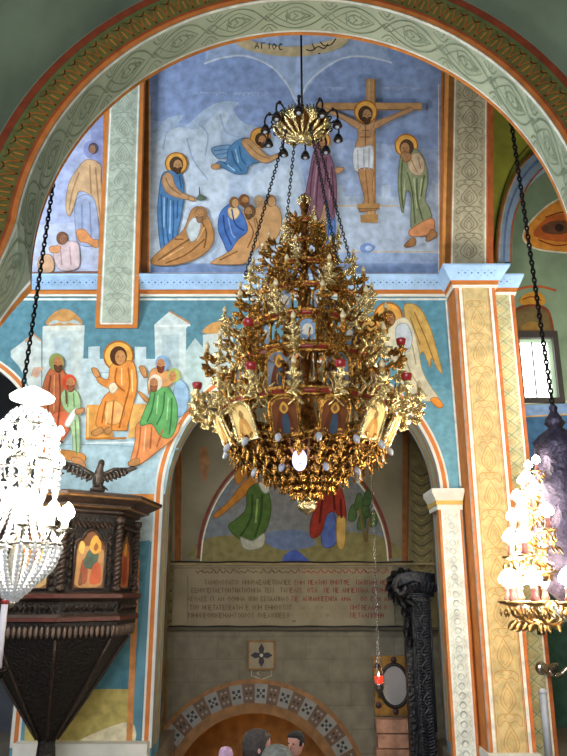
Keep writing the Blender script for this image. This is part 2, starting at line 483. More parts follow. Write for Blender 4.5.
def almond_strip(p, H, u0, u1, step, c1, c2, aspect, v0=.05):
    W = u1 - u0; um = (u0 + u1) / 2; v = v0
    lw = .035
    while v + step < H + step * .4:
        for sgn in (1, -1):
            s = sgn * W
            # (u is normalised: widths in v are metres, so ribbons are drawn with thin quads)
            p.L(c1, [(um, v + step * .04), (um + s * .26, v + step * .26), (um + s * .24, v + step * .46), (um, v + step * .78)], lw * W)
            p.L(c1, [(um, v + step * .14), (um + s * .15, v + step * .28), (um + s * .14, v + step * .44), (um, v + step * .62)], lw * W * .8)
            p.L(c2, [(um + s * .05, v + step * .22), (um + s * .08, v + step * .36), (um, v + step * .5)], lw * W)
            p.L(c1, [(um, v + step * .8), (um + s * .2, v + step * .86), (um + s * .4, v + step * .74), (um + s * .45, v + step * .9), (um + s * .3, v + step * 1.0), (um, v + step * 1.02)], lw * W)
            p.L(c2, [(um + s * .46, v + step * .1), (um + s * .36, v + step * .2), (um + s * .46, v + step * .34)], lw * W)
            p.L(c2, [(um + s * .46, v + step * .42), (um + s * .34, v + step * .52), (um + s * .46, v + step * .64)], lw * W)
            p.L(c1, [(um + s * .1, v + step * .9), (um + s * .2, v + step * .95), (um + s * .12, v + step * .99)], lw * W)
        v += step
    p.up()


def scaled(f, W):   # turn normalised u into metres so ribbons keep their width
    return lambda x, y, off=0: f(x / W, y, off)


# left pilaster of the upper wall
pl = MB(); q = [(98, 330), (139, 330), (145, 88), (110, 118)]
def pilaster(name, q, th, base_col, surf):
    pts = [surf.pt(*c) for c in q]; b = MB().slab([p + surf.n * th for p in pts], -surf.n * th)
    o = struct(b.build(name, base_col)); pts = [p + surf.n * th for p in pts]
    f, H = stripfn(pts[0], pts[1], pts[2], pts[3], surf.n); W = (pts[1] - pts[0]).length
    return o, scaled(f, W), H, W


PBf = PB
o_, f, H, W = pilaster('trim_4', [(97, 329), (139, 329), (146, 60), (110, 60)], .12, M_orange, Surf((0, YA - .10, ZC), (0, -1, -TILT)))
p = Paint(f, .004)
rect(p, '#a3aea0', .10 * W, .90 * W, .09, H); rect(p, '#dadbd4', .12 * W, .155 * W, .07, H); rect(p, '#dadbd4', .845 * W, .88 * W, .07, H); rect(p, '#dadbd4', .12 * W, .88 * W, .06, .085)
almond_strip(p, H, .17 * W, .83 * W, .42, '#8d988b', '#97a294', 1, .12)
p.build('painted_ornament', o_)
# right pilaster
o_, f, H, W = pilaster('trim_5', [(440, 268), (491, 268), (491, 60), (445, 60)], .12, M_orange, Surf((0, YA - .10, ZC), (0, -1, -TILT)))
p = Paint(f, .004)
rect(p, '#c98a4a', .0, .06 * W, 0, H); rect(p, '#7c5228', .06 * W, .16 * W, 0, H); rect(p, '#d8d2c4', .18 * W, .21 * W, 0, H); rect(p, '#aaa288', .21 * W, .83 * W, 0, H); rect(p, '#d8d2c4', .83 * W, .86 * W, 0, H); rect(p, '#a0522c', .89 * W, W, 0, H)
almond_strip(p, H, .23 * W, .81 * W, .43, '#7d7763', '#8b846c', 1, .1)
p.build('painted_ornament', o_)

# right pier -----------------------------------------------------------------
X0, X1 = 2.65, 3.27; XS = 3.78
zt = ZCP + .02
pier = struct(MB().box(((X0 + X1) / 2, YP + .35, zt / 2), (X1 - X0, .7, zt)).build('pier_right', M_orange))
f, H = stripfn(Vector((X0, YP, 0)), Vector((X1, YP, 0)), Vector((X1, YP, zt)), Vector((X0, YP, zt)), Vector((0, -1, 0))); W = X1 - X0
p = Paint(scaled(f, W), .004)
rect(p, '#c67c4c', 0, .07 * W, 0, H); rect(p, '#8b8a86', .0, .03 * W, 0, H); rect(p, '#e6e2d8', .10 * W, .17 * W, 0, H); rect(p, '#ccb582', .17 * W, .83 * W, 0, H)
rect(p, '#e6e2d8', .85 * W, .92 * W, 0, H); rect(p, '#c9713c', .93 * W, W, 0, H); rect(p, '#c08a56', .19 * W, .205 * W, 0, H); rect(p, '#c08a56', .80 * W, .815 * W, 0, H)
almond_strip(p, H, .21 * W, .79 * W, .53, '#c39655', '#cfa968', 1, .1)
p.build('painted_ornament', pier)
MB().box(((X0 + X1) / 2, YP + .2, .09), (X1 - X0 + .06, .62, .18)).build('plinth', M_white, pier)
# set-back strip and side of the pier
pier2 = struct(MB().box(((X1 + XS) / 2, YST + .2, 3.6), (XS - X1, .4, 7.2)).build('pier_return', M_orange))
f, H = stripfn(Vector((X1, YST, 0)), Vector((XS, YST, 0)), Vector((XS, YST, 7.2)), Vector((X1, YST, 7.2)), Vector((0, -1, 0))); W = XS - X1
p = Paint(scaled(f, W), .004)
rect(p, '#e0dccf', .12 * W, .18 * W, 0, H); rect(p, '#b3b08a', .18 * W, .84 * W, 0, H); rect(p, '#e0dccf', .84 * W, .89 * W, 0, H); rect(p, '#a85f34', .9 * W, W, 0, H)
v = .1
while v < H - .2:
    for s in (1, -1):
        p.L('#7f8a5c', [(.51 * W, v), (.51 * W + s * .26 * W, v + .11), (.51 * W, v + .22)], .012, False)
        p.L('#c3a24a', [(.51 * W, v + .06), (.51 * W + s * .12 * W, v + .11), (.51 * W, v + .16)], .012, False)
        p.L('#8e6a48', [(.51 * W + s * .31 * W, v + .03), (.51 * W + s * .2 * W, v + .0), (.51 * W + s * .31 * W, v - .04)], .01, False)
    v += .22
p.build('painted_ornament', pier2)
# small dark switch box on the pier's return
sw = MB().box(tuple(PST.pt(540, 630) + Vector((0, -.03, 0))), (.1, .05, .12)).build('switch_box', mat('black_plastic', '#151515', .5, 0, 0))
tag(sw, 'small black switch box on the pier edge below the right chandelier', 'switch')

# wall strip between column and pier (painted stripes)
p = Paint(lambda x, y, off=0: Vector((x, YA - off, y)), .004)
xa, xb = 2.36, 2.66
z_imp = U(447, 490, YA).z
# column and impost
cxa, cxb = 2.27, 2.612
col = struct(MB().box(((cxa + cxb) / 2, YA - .02, (z_imp - .3) / 2), (cxb - cxa, .16, z_imp - .3)).build('column_right', mat('column_orange', '#c07a44', .8, 0, .15, 6)))
f, H = stripfn(Vector((cxa, YA - .1, 0)), Vector((cxb, YA - .1, 0)), Vector((cxb, YA - .1, z_imp - .3)), Vector((cxa, YA - .1, z_imp - .3)), Vector((0, -1, 0))); W = cxb - cxa
p = Paint(scaled(f, W), .004)
rect(p, '#e4e4dc', .1 * W, .9 * W, 0, H); rect(p, '#d3d9d2', .16 * W, .84 * W, 0, H)
v = .05; i = 0
while v < H - .1:
    for s in (-1, 1):
        p.L('#b6c3ba', [(.5 * W, v), (.5 * W + s * .14 * W, v + .04), (.5 * W, v + .09), (.5 * W - s * .14 * W, v + .04)], .012)
        p.L('#c2c5b0', [(.5 * W + s * .3 * W, v + .01), (.5 * W + s * .2 * W, v + .06), (.5 * W + s * .3 * W, v + .1)], .012)
    v += .12
p.build('painted_ornament', col)
prof = [(-.02, 0), (.02, 0), (.02, .07), (.04, .07), (.04, .13), (.10, .24), (.10, .30), (-.02, .30)]
b = MB(); zz = z_imp - .3
L = [Vector((cxa - (d if d > 0 else 0), YA - .1 - d, zz + z)) for d, z in prof]; R = [Vector((cxb + (d * .3 if d > 0 else 0), YA - .1 - d, zz + z)) for d, z in prof]
Bk = [Vector((a.x, YA + .5, a.z)) for a in L]
for i in range(len(prof) - 1):
    b.add([L[i], L[i + 1], R[i + 1], R[i]], [(0, 1, 2, 3)], 1 if i in (2, 3) else 0)
    b.add([L[i], L[i + 1], Bk[i + 1], Bk[i]], [(0, 1, 2, 3)], 1 if i in (2, 3) else 0)
b.add(list(R), [tuple(range(len(R)))], 0)
b.build('impost', [M_white, mat('impost_yellow', '#c9a95c', .8, 0, .1, 6)], col)

# archivolt lines of the main opening (white + orange) with painted reveal
def archi(name, cx, cz, r, zlow, kids=True):
    b = MB(); N = 44
    def pathr(rr): return [Vector((cx + rr, YA - .01, zlow))] + arcpts(cx, cz, rr, 0, pi, N, YA - .01) + [Vector((cx - rr, YA - .01, zlow))]
    for r0, r1, mi in ((r - .0, r + .045, 0), (r + .045, r + .105, 1), (r + .105, r + .135, 0)):
        a, c = pathr(r0), pathr(r1); n = len(a)
        b.add(a + c, [(i, i + 1, n + i + 1, n + i) for i in range(n - 1)], mi)
    # reveal of the opening: blue grey with orange strips
    for y0, y1, mi in ((-.01, .12, 2), (.12, .2, 3), (.2, .42, 4), (.42, .5, 3), (.5, .61, 2)):
        a = [p + Vector((0, y0, 0)) for p in pathr(r - .004)]; c = [p + Vector((0, y1, 0)) for p in pathr(r - .004)]; n = len(a)
        b.add(a + c, [(i, i + 1, n + i + 1, n + i) for i in range(n - 1)], mi)
    return struct(b.build(name, [mat('archivolt_white', '#dcdcd4', .8, 0, .08, 5), mat('archivolt_orange', '#cc7a3c', .8, 0, .15, 5), mat('reveal_blue', '#8a97a0', .85, 0, .15, 4), mat('reveal_orange', '#b07c44', .85, 0, .2, 5), mat('reveal_green', '#93a086', .85, 0, .2, 5)]))


archi('trim_6', AX, AZ, AR, .15)
archi('trim_7', LX, LZ, LR, .15)

# pier between the openings: colours below the mural
p = Paint(lambda x, y, off=0: PA.pt(x, y, off), .006)
p.P('#cc8440', [(60, 494), (163, 494), (163, 501), (60, 502)], False)
p.P('#e2e0d6', [(60, 501), (163, 501), (163, 503.5), (60, 504.5)], False)
p.P('#a8bac0', [(60, 505), (162, 504), (158, 540), (60, 560)], False)
p.P('#4f7f90', [(30, 560), (150, 540), (134, 689), (27, 689)], False)
p.P('#b6a864', [(27, 689), (134, 689), (131, 748), (24, 748)], False)
p.P('#d8d0b0', [(90, 735), (131, 722), (130, 748), (75, 748)], True)
p.P('#c98a52', [(134, 560), (140, 560), (132, 748), (126, 748)], False)
p.build('painted_dado', bpy.data.objects['wall_back'])
struct(MB().box((-2.70, YA - .06, .12), (1.78, .3, .24)).build('baseboard_back', M_white))

# ------------------------------------------------------------------ side bay on the right
wb = MB()
wq = [PBAY.pt(518, 339), PBAY.pt(551.5, 339), PBAY.pt(551.5, 398.5), PBAY.pt(518, 398.5)]
wx0, wx1, wz1, wz0 = 4.33, 5.0, PBAY.pt(535, 339).z, PBAY.pt(540, 398.5).z
wx0 = PBAY.pt(518, 339).x; wx1 = PBAY.pt(551.5, 339).x
def bayrect(b, x0, x1, z0, z1): b.box(((x0 + x1) / 2, YBAY + .15, (z0 + z1) / 2), (x1 - x0, .3, z1 - z0))
b = MB(); bayrect(b, 3.3, wx0, 0, 12); bayrect(b, wx1, 6.4, 0, 12); bayrect(b, wx0, wx1, 0, wz0); bayrect(b, wx0, wx1, wz1, 12)
struct(b.build('wall_right_bay', M_grn2))
win = empty('window_1', (wx0, YBAY, wz0)); win['kind'] = 'structure'
fr = MB()
for (x0, x1, z0, z1) in ((wx0 - .1, wx0, wz0 - .1, wz1 + .14), (wx1, wx1 + .1, wz0 - .1, wz1 + .14), (wx0, wx1, wz1, wz1 + .14), (wx0, wx1, wz0 - .1, wz0)):
    fr.box(((x0 + x1) / 2, YBAY - .03, (z0 + z1) / 2), (x1 - x0, .1, z1 - z0))
fr.box(((wx0 + wx1) / 2, YBAY + .2, (wz0 + wz1) / 2), (.02, .03, wz1 - wz0))
local(fr.build('window_frame', mat('window_dark', '#3a3430', .7, 0, .1, 5)), win)
local(MB().box(((wx0 + wx1) / 2, YBAY + .25, (wz0 + wz1) / 2), (wx1 - wx0, .02, wz1 - wz0)).build('window_pane', mat('daylight_pane', '#ffffff', .4, 0, 0, emit=4)), win)
# painted bay wall
p = Paint(lambda x, y, off=0: PBAY.pt(x, y, off), .006, .002)
p.P('#d98f3a', [(527, 244), (523, 234), (533, 219), (550, 204), (570, 195), (600, 190), (620, 225), (600, 254), (567, 253), (540, 250)])
p.L('#dcd8c4', [(600, 190), (570, 195), (550, 204), (533, 219), (523, 234), (527, 244), (540, 250), (567, 253), (600, 254)], 1.6)
p.up(); p.P('#b9602c', [(534, 236), (540, 224), (553, 216), (575, 214), (600, 224), (590, 240), (560, 242)])
p.P('#6b4630', [(541, 229), (550, 222), (566, 221), (575, 227), (564, 234), (548, 234)]); p.C('#3a2a24', 559, 228, 4.5, 4)
p.folds('#8a3a24', [[(538, 240), (556, 246), (575, 243)], [(545, 218), (560, 213), (575, 212)]], 1.4)
p.L('#b5582c', [(513, 292), (524, 288), (540, 287), (556, 291)], 2.2); p.up()
p.P('#c08a34', [(519, 303), (526, 294), (540, 293), (545, 303), (535, 308)]); p.L('#8a4a24', [(522, 300), (532, 297), (541, 301)], 1.5); p.up()
p.P('#6b5a38', [(513, 340), (513, 312), (528, 306), (545, 309), (551, 322), (552, 338)], False); p.L('#7d3f26', [(512, 312), (528, 306), (545, 309), (551, 322), (553, 338)], 2.6); p.up()
p.P('#8a6a34', [(520, 330), (530, 322), (541, 326), (538, 336)])
p.P('#7f9cc4', [(515, 406), (566, 404), (572, 414), (520, 417)], False); p.P('#3f6486', [(518, 418), (580, 415), (590, 460), (522, 470)], False)
p.P('#3a5a4c', [(522, 470), (590, 460), (620, 740), (545, 740)], False); p.L('#d8d2c0', [(515, 404), (566, 402)], 1.6, False); p.L('#c9a060', [(516, 417.5), (572, 414.5)], 1.4, False)
p.build('painted_decoration', bpy.data.objects['wall_right_bay'])
# rib arch and olive web of the bay vault
rin = [(511, 262), (511, 245), (513, 222), (519, 203), (531, 181), (549, 163), (575, 148), (640, 132)]
rout = [(497, 262), (498, 240), (501, 215), (508, 190), (521, 166), (545, 144), (573, 128), (640, 110)]
ci, co = cr(rin, 5, False), cr(rout, 5, False)
def band(name, a, b_, surf, th, mats, parent=None):
    b = MB(); A = [surf.pt(*c) for c in a]; Bq = [surf.pt(*c) for c in b_]; n = len(A); d = Vector((0, th, 0))
    b.add(A + Bq + [x + d for x in A] + [x + d for x in Bq], [(i, i + 1, n + i + 1, n + i) for i in range(n - 1)] + [(i, i + 1, 2 * n + i + 1, 2 * n + i) for i in range(n - 1)] + [(n + i, n + i + 1, 3 * n + i + 1, 3 * n + i) for i in range(n - 1)])
    return b.build(name, mats, parent)
PRB = Surf((0, 11.05, 0), (0, -1, 0))
rib = struct(band('trim_8', ci, co, PRB, .35, mat('rib_bluegrey', '#6f8296', .85, 0, .2, 4)))
pp_ = Paint(lambda x, y, off=0: PRB.pt(x, y, off), .004)
pp_.L('#8a4f2c', rin, 1.8); pp_.L('#8a4f2c', rout, 1.8); pp_.L('#b09a74', [(x + 2.2, y - 1.2) for x, y in rout], 1); pp_.L('#55688a', [((a[0] + b[0]) / 2, (a[1] + b[1]) / 2) for a, b in zip(rin, rout)], 2)
pp_.build('painted_stripes', rib)
PW = Surf((0, 11.1, 0), (0, -1, 0))
ol = [PW.pt(*c) for c in [(488, 262), (498, 262)] + co[2:] + [(700, 60), (486, 40)]]
struct(MB().slab(ol, (0, .3, 0)).build('wall_olive_web', M_olive))
pw = Paint(lambda x, y, off=0: PW.pt(x, y, off), .004)
pw.L('#4a4d18', [(493, 255), (497, 220), (505, 185), (520, 155), (545, 130)], 1.6); pw.P('#8a6a20', [(492, 262), (495, 235), (497, 262)], True)
pw.build('painted_lines', bpy.data.objects['wall_olive_web'])

# ------------------------------------------------------------------ murals
def mural(name, surf, px, py, label):
    return empty(name, surf.pt(px, py), label, 'mural')


def fig(P_, name, root, label=None): return local(P_.build(name, None, label), root)


# upper central mural
mu = mural('mural', PB, 294, 270, 'large upper blue mural with a crucified figure and kneeling haloed figures')
F5 = zo(PB, 130, 60, 3.335); F6 = zo(PB, 290, 60, 3.335); FB = lambda x, y, off=0: PB.pt(x, y, off)
p = Paint(FB, .004)
p.P('#8a9fca', [(147, 40), (443, 40), (441, 273), (147, 273)], False)
p.P('#9aadd0', [(147, 120), (442, 150), (441, 273), (147, 273)], False)
p.P('#a2b5d6', [(205, 62), (240, 56), (270, 64), (298, 102), (318, 75), (345, 56), (390, 62), (380, 20), (210, 20)], False)
p.L('#c9d3e2', [(204, 64), (222, 58), (245, 56), (270, 66), (287, 84), (298, 104), (306, 86), (322, 70), (344, 58), (368, 57), (392, 63)], 1.8)
p.L('#a9bfe6', [(300, 40), (299, 70), (298, 100)], 6, False); p.up()
p.fn = F5
p.P('#a6b9d2', [(62, 290), (90, 240), (125, 195), (178, 186), (150, 225), (172, 232), (215, 195), (250, 165), (300, 140), (362, 142), (345, 168), (380, 210), (430, 225), (480, 255), (567, 340), (567, 700), (60, 700)])
p.P('#b7c6d8', [(80, 330), (110, 260), (160, 225), (230, 230), (300, 170), (330, 190), (300, 260), (330, 420), (270, 620), (120, 690), (70, 690)])
p.folds('#93a8c6', [[(230, 215), (260, 250), (250, 320)], [(300, 180), (320, 240), (370, 260)], [(190, 260), (210, 330), (260, 400)], [(120, 250), (110, 300)]], 5)
p.P('#b4c4d8', [(420, 380), (560, 380), (567, 700), (300, 700), (330, 560)])
p.fn = F6
p.P('#a9b9d0', [(-10, 500), (20, 440), (150, 470), (150, 420), (180, 420), (180, 455), (305, 455), (305, 418), (335, 418), (335, 455), (460, 460), (475, 400), (497, 420), (505, 690), (-10, 690)], False)
p.L('#c2a878', [(150, 487), (360, 487)], 4, False); p.L('#c2a878', [(20, 640), (500, 640)], 3, False); p.up()
p.P('#8ea4c8', [(100, 640), (500, 645), (500, 712), (100, 712)], False)
p.P('#6f8cc0', [(235, 620), (260, 610), (285, 625), (262, 645), (238, 640)]); p.C('#a9bedd', 262, 628, 12, 8)
p.fn = FB
p.L('#7d94bd', [(147, 268), (441, 268)], 9, False); p.up()  # darker band: the cornice's upward shadow painted in
for x0, x1 in ((193, 226), (234, 268), (325, 345), (382, 420)):   # pale lettering strokes in the sky
    x = x0
    while x < x1:
        hgt = random.choice((2, 3, 4)); y = 92 if x0 < 300 else 87
        p.L('#b5c5e4', [(x, y), (x + .7, y + hgt)], .7, False); p.L('#b5c5e4', [(x, y + hgt * random.random()), (x + 1.8, y + hgt * random.random())], .6, False); x += 2.3
p.up()
p.L('#c88444', [(149, 50), (148.5, 273)], 1.4, False); p.L('#7a4f2a', [(145.5, 50), (144.5, 273)], 6.5, False); p.L('#dcdad2', [(150, 95), (150, 272)], 1, False)
p.L('#c9803c', [(442.5, 50), (440.5, 273)], 2.6, False); p.L('#dcdad2', [(438.5, 85), (438.5, 272)], 1, False); p.L('#8b5a34', [(148, 274.5), (440, 274.5)], 3, False)
fig(p, 'painted_background', mu)
# robed figure standing on the left
p = Paint(F5, 0.026, ol=2.6)
p.halo(155, 347, 36)
p.P('#4d79a8', [(108, 385), (98, 440), (93, 520), (104, 632), (125, 628), (150, 615), (163, 560), (172, 520), (180, 455), (176, 400), (160, 370), (130, 372)])
p.P('#b08a66', [(108, 400), (122, 378), (140, 385), (152, 420), (172, 443), (205, 456), (211, 468), (182, 466), (150, 458), (120, 440)])
p.folds('#2e5683', [[(105, 450), (108, 540), (115, 620)], [(125, 460), (122, 540), (130, 615)], [(145, 470), (146, 540), (143, 605)], [(160, 470), (158, 530)], [(165, 385), (172, 430)]], 5)
p.folds('#8db0d2', [[(115, 460), (114, 560)], [(136, 470), (134, 580)]], 4); p.folds('#84623f', [[(120, 395), (135, 425), (170, 450)]], 4)
p.head(155, 350, 23, '#4f3826', '#b68a60', 1, True)
p.P('#b68a60', [(195, 456), (214, 460), (216, 470), (200, 471)])
p.P('#5a6a5c', [(222, 465), (232, 450), (232, 425), (236, 450), (256, 462), (240, 470)])
fig(p, 'painted_figure', mu, 'painted haloed figure in blue reaching out its hand')
p = Paint(F5, 0.035, ol=2.6)
p.halo(435, 262, 33)
p.P('#6d8fb2', [(272, 298), (320, 286), (352, 292), (335, 318), (296, 332)]); p.folds('#4d6f98', [[(280, 305), (330, 300)], [(285, 320), (325, 312)]], 4)
p.P('#4f7ca6', [(330, 298), (365, 268), (398, 266), (400, 300), (420, 330), (452, 338), (400, 352), (388, 380), (352, 382), (318, 366), (285, 352), (300, 340), (322, 342)])
p.P('#b48c62', [(372, 275), (398, 266), (432, 298), (462, 324), (494, 314), (497, 324), (455, 346), (420, 334), (395, 312)])
p.P('#b48c62', [(274, 352), (300, 350), (298, 364), (276, 366)])
p.folds('#2f5a86', [[(340, 305), (350, 340), (372, 372)], [(365, 290), (372, 330), (388, 352)], [(312, 345), (340, 360)]], 5); p.folds('#93b5d3', [[(352, 300), (362, 345)], [(325, 352), (350, 372)]], 4); p.folds('#8a6844', [[(392, 282), (430, 318), (470, 332)]], 4)
p.head(437, 268, 20, '#46301f', '#a97c52', 1, True)
fig(p, 'painted_figure', mu, 'painted haloed figure in blue kneeling in the air')
p = Paint(F5, 0.044, ol=2.6)
p.P('#a77a4c', [(72, 668), (130, 612), (180, 568), (205, 505), (232, 492), (258, 520), (276, 560), (281, 595), (264, 634), (220, 665), (160, 684), (90, 686)])
p.P('#b7c2c8', [(190, 565), (210, 530), (236, 540), (228, 590), (206, 608), (196, 592)])
p.folds('#6f4a28', [[(95, 670), (160, 625), (200, 600)], [(120, 680), (190, 650), (250, 600)], [(240, 540), (256, 580), (248, 630)], [(150, 600), (180, 600)]], 5); p.folds('#cda272', [[(110, 668), (180, 625)], [(225, 605), (250, 560)]], 4)
p.head(238, 515, 22, '#8a6a4a', '#a97c52', -1, True)
fig(p, 'painted_figure', mu, 'painted crouching figure wrapped in ochre')
p = Paint(F5, 0.053, ol=2.6)
p.P('#b3895e', [(375, 505), (440, 508), (452, 560), (432, 620), (400, 650), (380, 682), (275, 682), (285, 668), (330, 640), (360, 590)])
p.P('#4267a6', [(300, 518), (322, 490), (350, 482), (378, 520), (392, 572), (362, 600), (330, 642), (312, 610), (295, 568)])
p.P('#b08a60', [(415, 500), (490, 490), (505, 560), (470, 620), (440, 640), (430, 600)])
p.P('#c8b08a', [(328, 500), (350, 490), (366, 512), (350, 535), (332, 525)])
p.folds('#263f78', [[(312, 520), (318, 570), (340, 620)], [(340, 500), (352, 550), (382, 572)]], 5); p.folds('#7a97c8', [[(328, 530), (340, 580), (352, 596)]], 4); p.folds('#80572f', [[(395, 540), (412, 580), (392, 630)], [(420, 530), (432, 570)], [(300, 670), (360, 640)]], 5)
p.head(348, 478, 17, '#6f5136', '#b08a60', 1); p.head(381, 471, 18, '#6a4428', '#9c7048', 1, True); p.head(430, 474, 18, '#8f8270', '#a98660', 1); p.head(470, 473, 18, '#7a5c3e', '#a98660', 1); p.head(400, 508, 20, '#5c452e', '#96704a', -1, True)
fig(p, 'painted_figure', mu, 'painted huddled group in blue and tan')
p = Paint(F6, 0.062, ol=2.6)
p.P('#b58c5e', [(252, 68), (284, 68), (284, 540), (252, 540)], False); p.P('#b58c5e', [(88, 148), (437, 148), (437, 173), (88, 173)], False)
p.L('#8a6238', [(90, 171), (437, 171)], 4, False); p.L('#8a6238', [(282, 70), (282, 540)], 4, False); p.L('#cfae82', [(262, 70), (262, 540)], 3, False); p.up()
p.halo(251, 178, 37)
p.P('#b08862', [(224, 213), (250, 222), (287, 211), (276, 258), (271, 302), (219, 302), (226, 258)])
p.P('#b08862', [(228, 213), (185, 192), (140, 174), (98, 158), (92, 170), (140, 188), (180, 207), (226, 236)])
p.P('#b08862', [(284, 211), (340, 189), (398, 164), (404, 176), (345, 202), (284, 234)])
p.P('#c6cad0', [(211, 303), (240, 296), (274, 294), (274, 370), (255, 374), (214, 372)])
p.P('#a57c54', [(228, 370), (275, 370), (273, 420), (279, 478), (290, 500), (262, 507), (228, 507), (246, 470), (236, 420)])
p.folds('#7d5a38', [[(250, 372), (256, 430), (262, 490)], [(250, 225), (250, 290)], [(232, 262), (268, 262)], [(240, 240), (262, 240)]], 4); p.folds('#9aa3b4', [[(224, 305), (226, 368)], [(244, 300), (246, 370)], [(262, 298), (262, 368)]], 4)
p.head(250, 186, 24, '#4a3424', '#b08862', 1, True)
p.P('#a8814f', [(225, 484), (298, 482), (295, 500), (222, 500)], False); p.P('#a8814f', [(233, 520), (292, 518), (290, 546), (234, 546)], False); p.L('#7a572e', [(224, 500), (296, 499)], 3, False)
fig(p, 'painted_figure', mu, 'painted figure with a white loincloth on a tan cross')
p = Paint(F6, 0.071, ol=2.6)
p.halo(102, 274, 31)
p.P('#5275ac', [(108, 450), (142, 455), (148, 600), (115, 604)]); p.P('#9b7a5a', [(80, 480), (115, 470), (118, 600), (82, 592)])
p.P('#7a5668', [(78, 312), (62, 395), (50, 470), (64, 540), (82, 560), (100, 530), (118, 470), (140, 540), (154, 480), (152, 395), (136, 330), (118, 303), (95, 300)])
p.folds('#553748', [[(80, 340), (68, 430), (66, 520)], [(100, 330), (90, 430), (84, 540)], [(120, 330), (116, 420)], [(138, 360), (144, 450), (142, 520)]], 5); p.folds('#9a7a88', [[(90, 350), (78, 470)], [(130, 370), (130, 470)]], 4); p.folds('#2f4f86', [[(122, 470), (128, 590)]], 4)
p.P('#b08862', [(150, 366), (178, 364), (172, 376), (154, 384)])
p.head(103, 282, 21, '#6a4252', '#a97c56', 1)
fig(p, 'painted_figure', mu, 'painted haloed figure in a purple mantle')
p = Paint(F6, 0.080, ol=2.6)
p.halo(385, 291, 37)
p.P('#7c8466', [(368, 318), (358, 400), (362, 470), (374, 515), (386, 440), (402, 470), (400, 560), (425, 572), (466, 535), (462, 500), (447, 470), (457, 400), (446, 340), (424, 308), (395, 300)])
p.P('#b7a186', [(395, 330), (425, 316), (445, 350), (436, 388), (408, 386), (390, 360)])
p.P('#c0845a', [(400, 568), (470, 532), (476, 574), (445, 590), (399, 590)]); p.P('#9a7048', [(378, 622), (402, 598), (416, 602), (414, 620), (390, 628)]); p.P('#9a7048', [(450, 602), (468, 570), (486, 582), (480, 594), (460, 608)])
p.folds('#4f5a3c', [[(372, 340), (368, 420), (374, 500)], [(388, 380), (404, 440), (414, 550)], [(420, 400), (422, 470), (440, 540)], [(445, 390), (434, 460)]], 5); p.folds('#a3aa88', [[(380, 400), (376, 470)], [(410, 400), (420, 500)], [(436, 400), (428, 470)]], 4); p.folds('#8f7858', [[(402, 340), (420, 380)], [(425, 330), (432, 370)]], 4)
p.head(386, 298, 24, '#4a3828', '#9d7450', -1); p.P('#9d7450', [(366, 322), (380, 312), (400, 322), (398, 340), (380, 346)])
fig(p, 'painted_figure', mu, 'painted grieving haloed figure in a green robe')
# scroll with letters at the vault top
sc = mural('painted_scroll', PB, 292, 50, 'small painted scroll with letters at the top of the blue vault')
p = Paint(FB, .014)
p.P('#c8b48c', [(240, 38), (262, 44), (292, 47), (325, 42), (348, 34), (346, 44), (330, 52), (296, 57), (262, 54), (238, 46)])
ltr = {'A': [[(0, 1), (.4, 0), (.8, 1)], [(.2, .6), (.6, .6)]], 'G': [[(0, 1), (0, 0), (.7, 0)]], 'I': [[(.2, 0), (.2, 1)]], 'O': [[(.4, 0), (.8, .5), (.4, 1), (0, .5), (.4, 0)]], 'S': [[(.7, .1), (.3, 0), (0, .5), (.3, 1), (.7, .9)]]}
x = 255
for ch in 'AGIOS':
    for st in ltr[ch]: p.L('#2f2418', [(x + a * 5, 43 + b * 6 + (x - 255) * .05) for a, b in st], 1.1, False)
    x += 4 if ch == 'I' else 6.6
p.L('#2f2418', [(306, 50), (312, 51), (318, 47), (324, 49), (328, 44)], 1.2); p.L('#2f2418', [(312, 44), (315, 50)], 1.1); p.L('#2f2418', [(320, 42), (324, 46), (331, 45), (336, 39)], 1.2); p.L('#2f2418', [(318, 54), (320, 54)], 1.2)
fig(p, 'painted_lettering', sc)

# upper left mural
ml = mural('mural', PB, 70, 270, 'pale lavender mural with a tall robed figure, left of the grey pilaster')
F8 = zo(PB, 0, 120, 3.78); p = Paint(F8, .004)
p.P('#9aa5c8', [(-60, -80), (395, -80), (385, 575), (-60, 575)], False); p.P('#8490bb', [(340, -40), (400, -40), (392, 350), (370, 300)], True); p.P('#a9b3cc', [(100, 400), (390, 380), (388, 575), (60, 575)], False)
p.L('#7d5a50', [(0, 582), (388, 578)], 14, False); p.L('#b56a34', [(397, -40), (386, 580)], 10, False); p.up()
fig(p, 'painted_background', ml)
p = Paint(F8, 0.010, ol=2.6)
p.C('#7f88b4', 350, 112, 34, 36)
p.P('#bb9c78', [(330, 150), (290, 190), (258, 250), (250, 330), (262, 365), (282, 320), (300, 270), (345, 290), (370, 360), (384, 420), (392, 360), (382, 230), (380, 170)])
p.P('#94a2c2', [(290, 300), (350, 290), (372, 380), (368, 470), (300, 470), (285, 400)])
p.folds('#9a7a56', [[(300, 200), (275, 270), (262, 340)], [(340, 170), (345, 280)], [(362, 180), (372, 300), (382, 390)]], 6); p.folds('#7583a8', [[(310, 320), (312, 450)], [(340, 310), (346, 460)]], 5)
p.P('#c98a58', [(290, 420), (320, 415), (350, 450), (372, 455), (366, 485), (330, 465), (300, 458)])
p.head(354, 108, 19, '#4a4450', '#8a6a54', -1)
fig(p, 'painted_figure', ml, 'painted tall figure in tan and pale blue')
p = Paint(F8, 0.019, ol=2.6)
p.P('#c4b0b4', [(212, 480), (240, 462), (290, 462), (302, 500), (296, 560), (230, 568), (205, 520)]); p.P('#c09a7c', [(150, 520), (190, 510), (206, 545), (196, 575), (150, 572)]); p.P('#c48a60', [(190, 480), (230, 478), (222, 502), (192, 500)])
p.folds('#a88c92', [[(230, 490), (235, 550)], [(265, 480), (270, 550)]], 5); p.head(236, 448, 22, '#6a4a38', '#8a604a', 1)
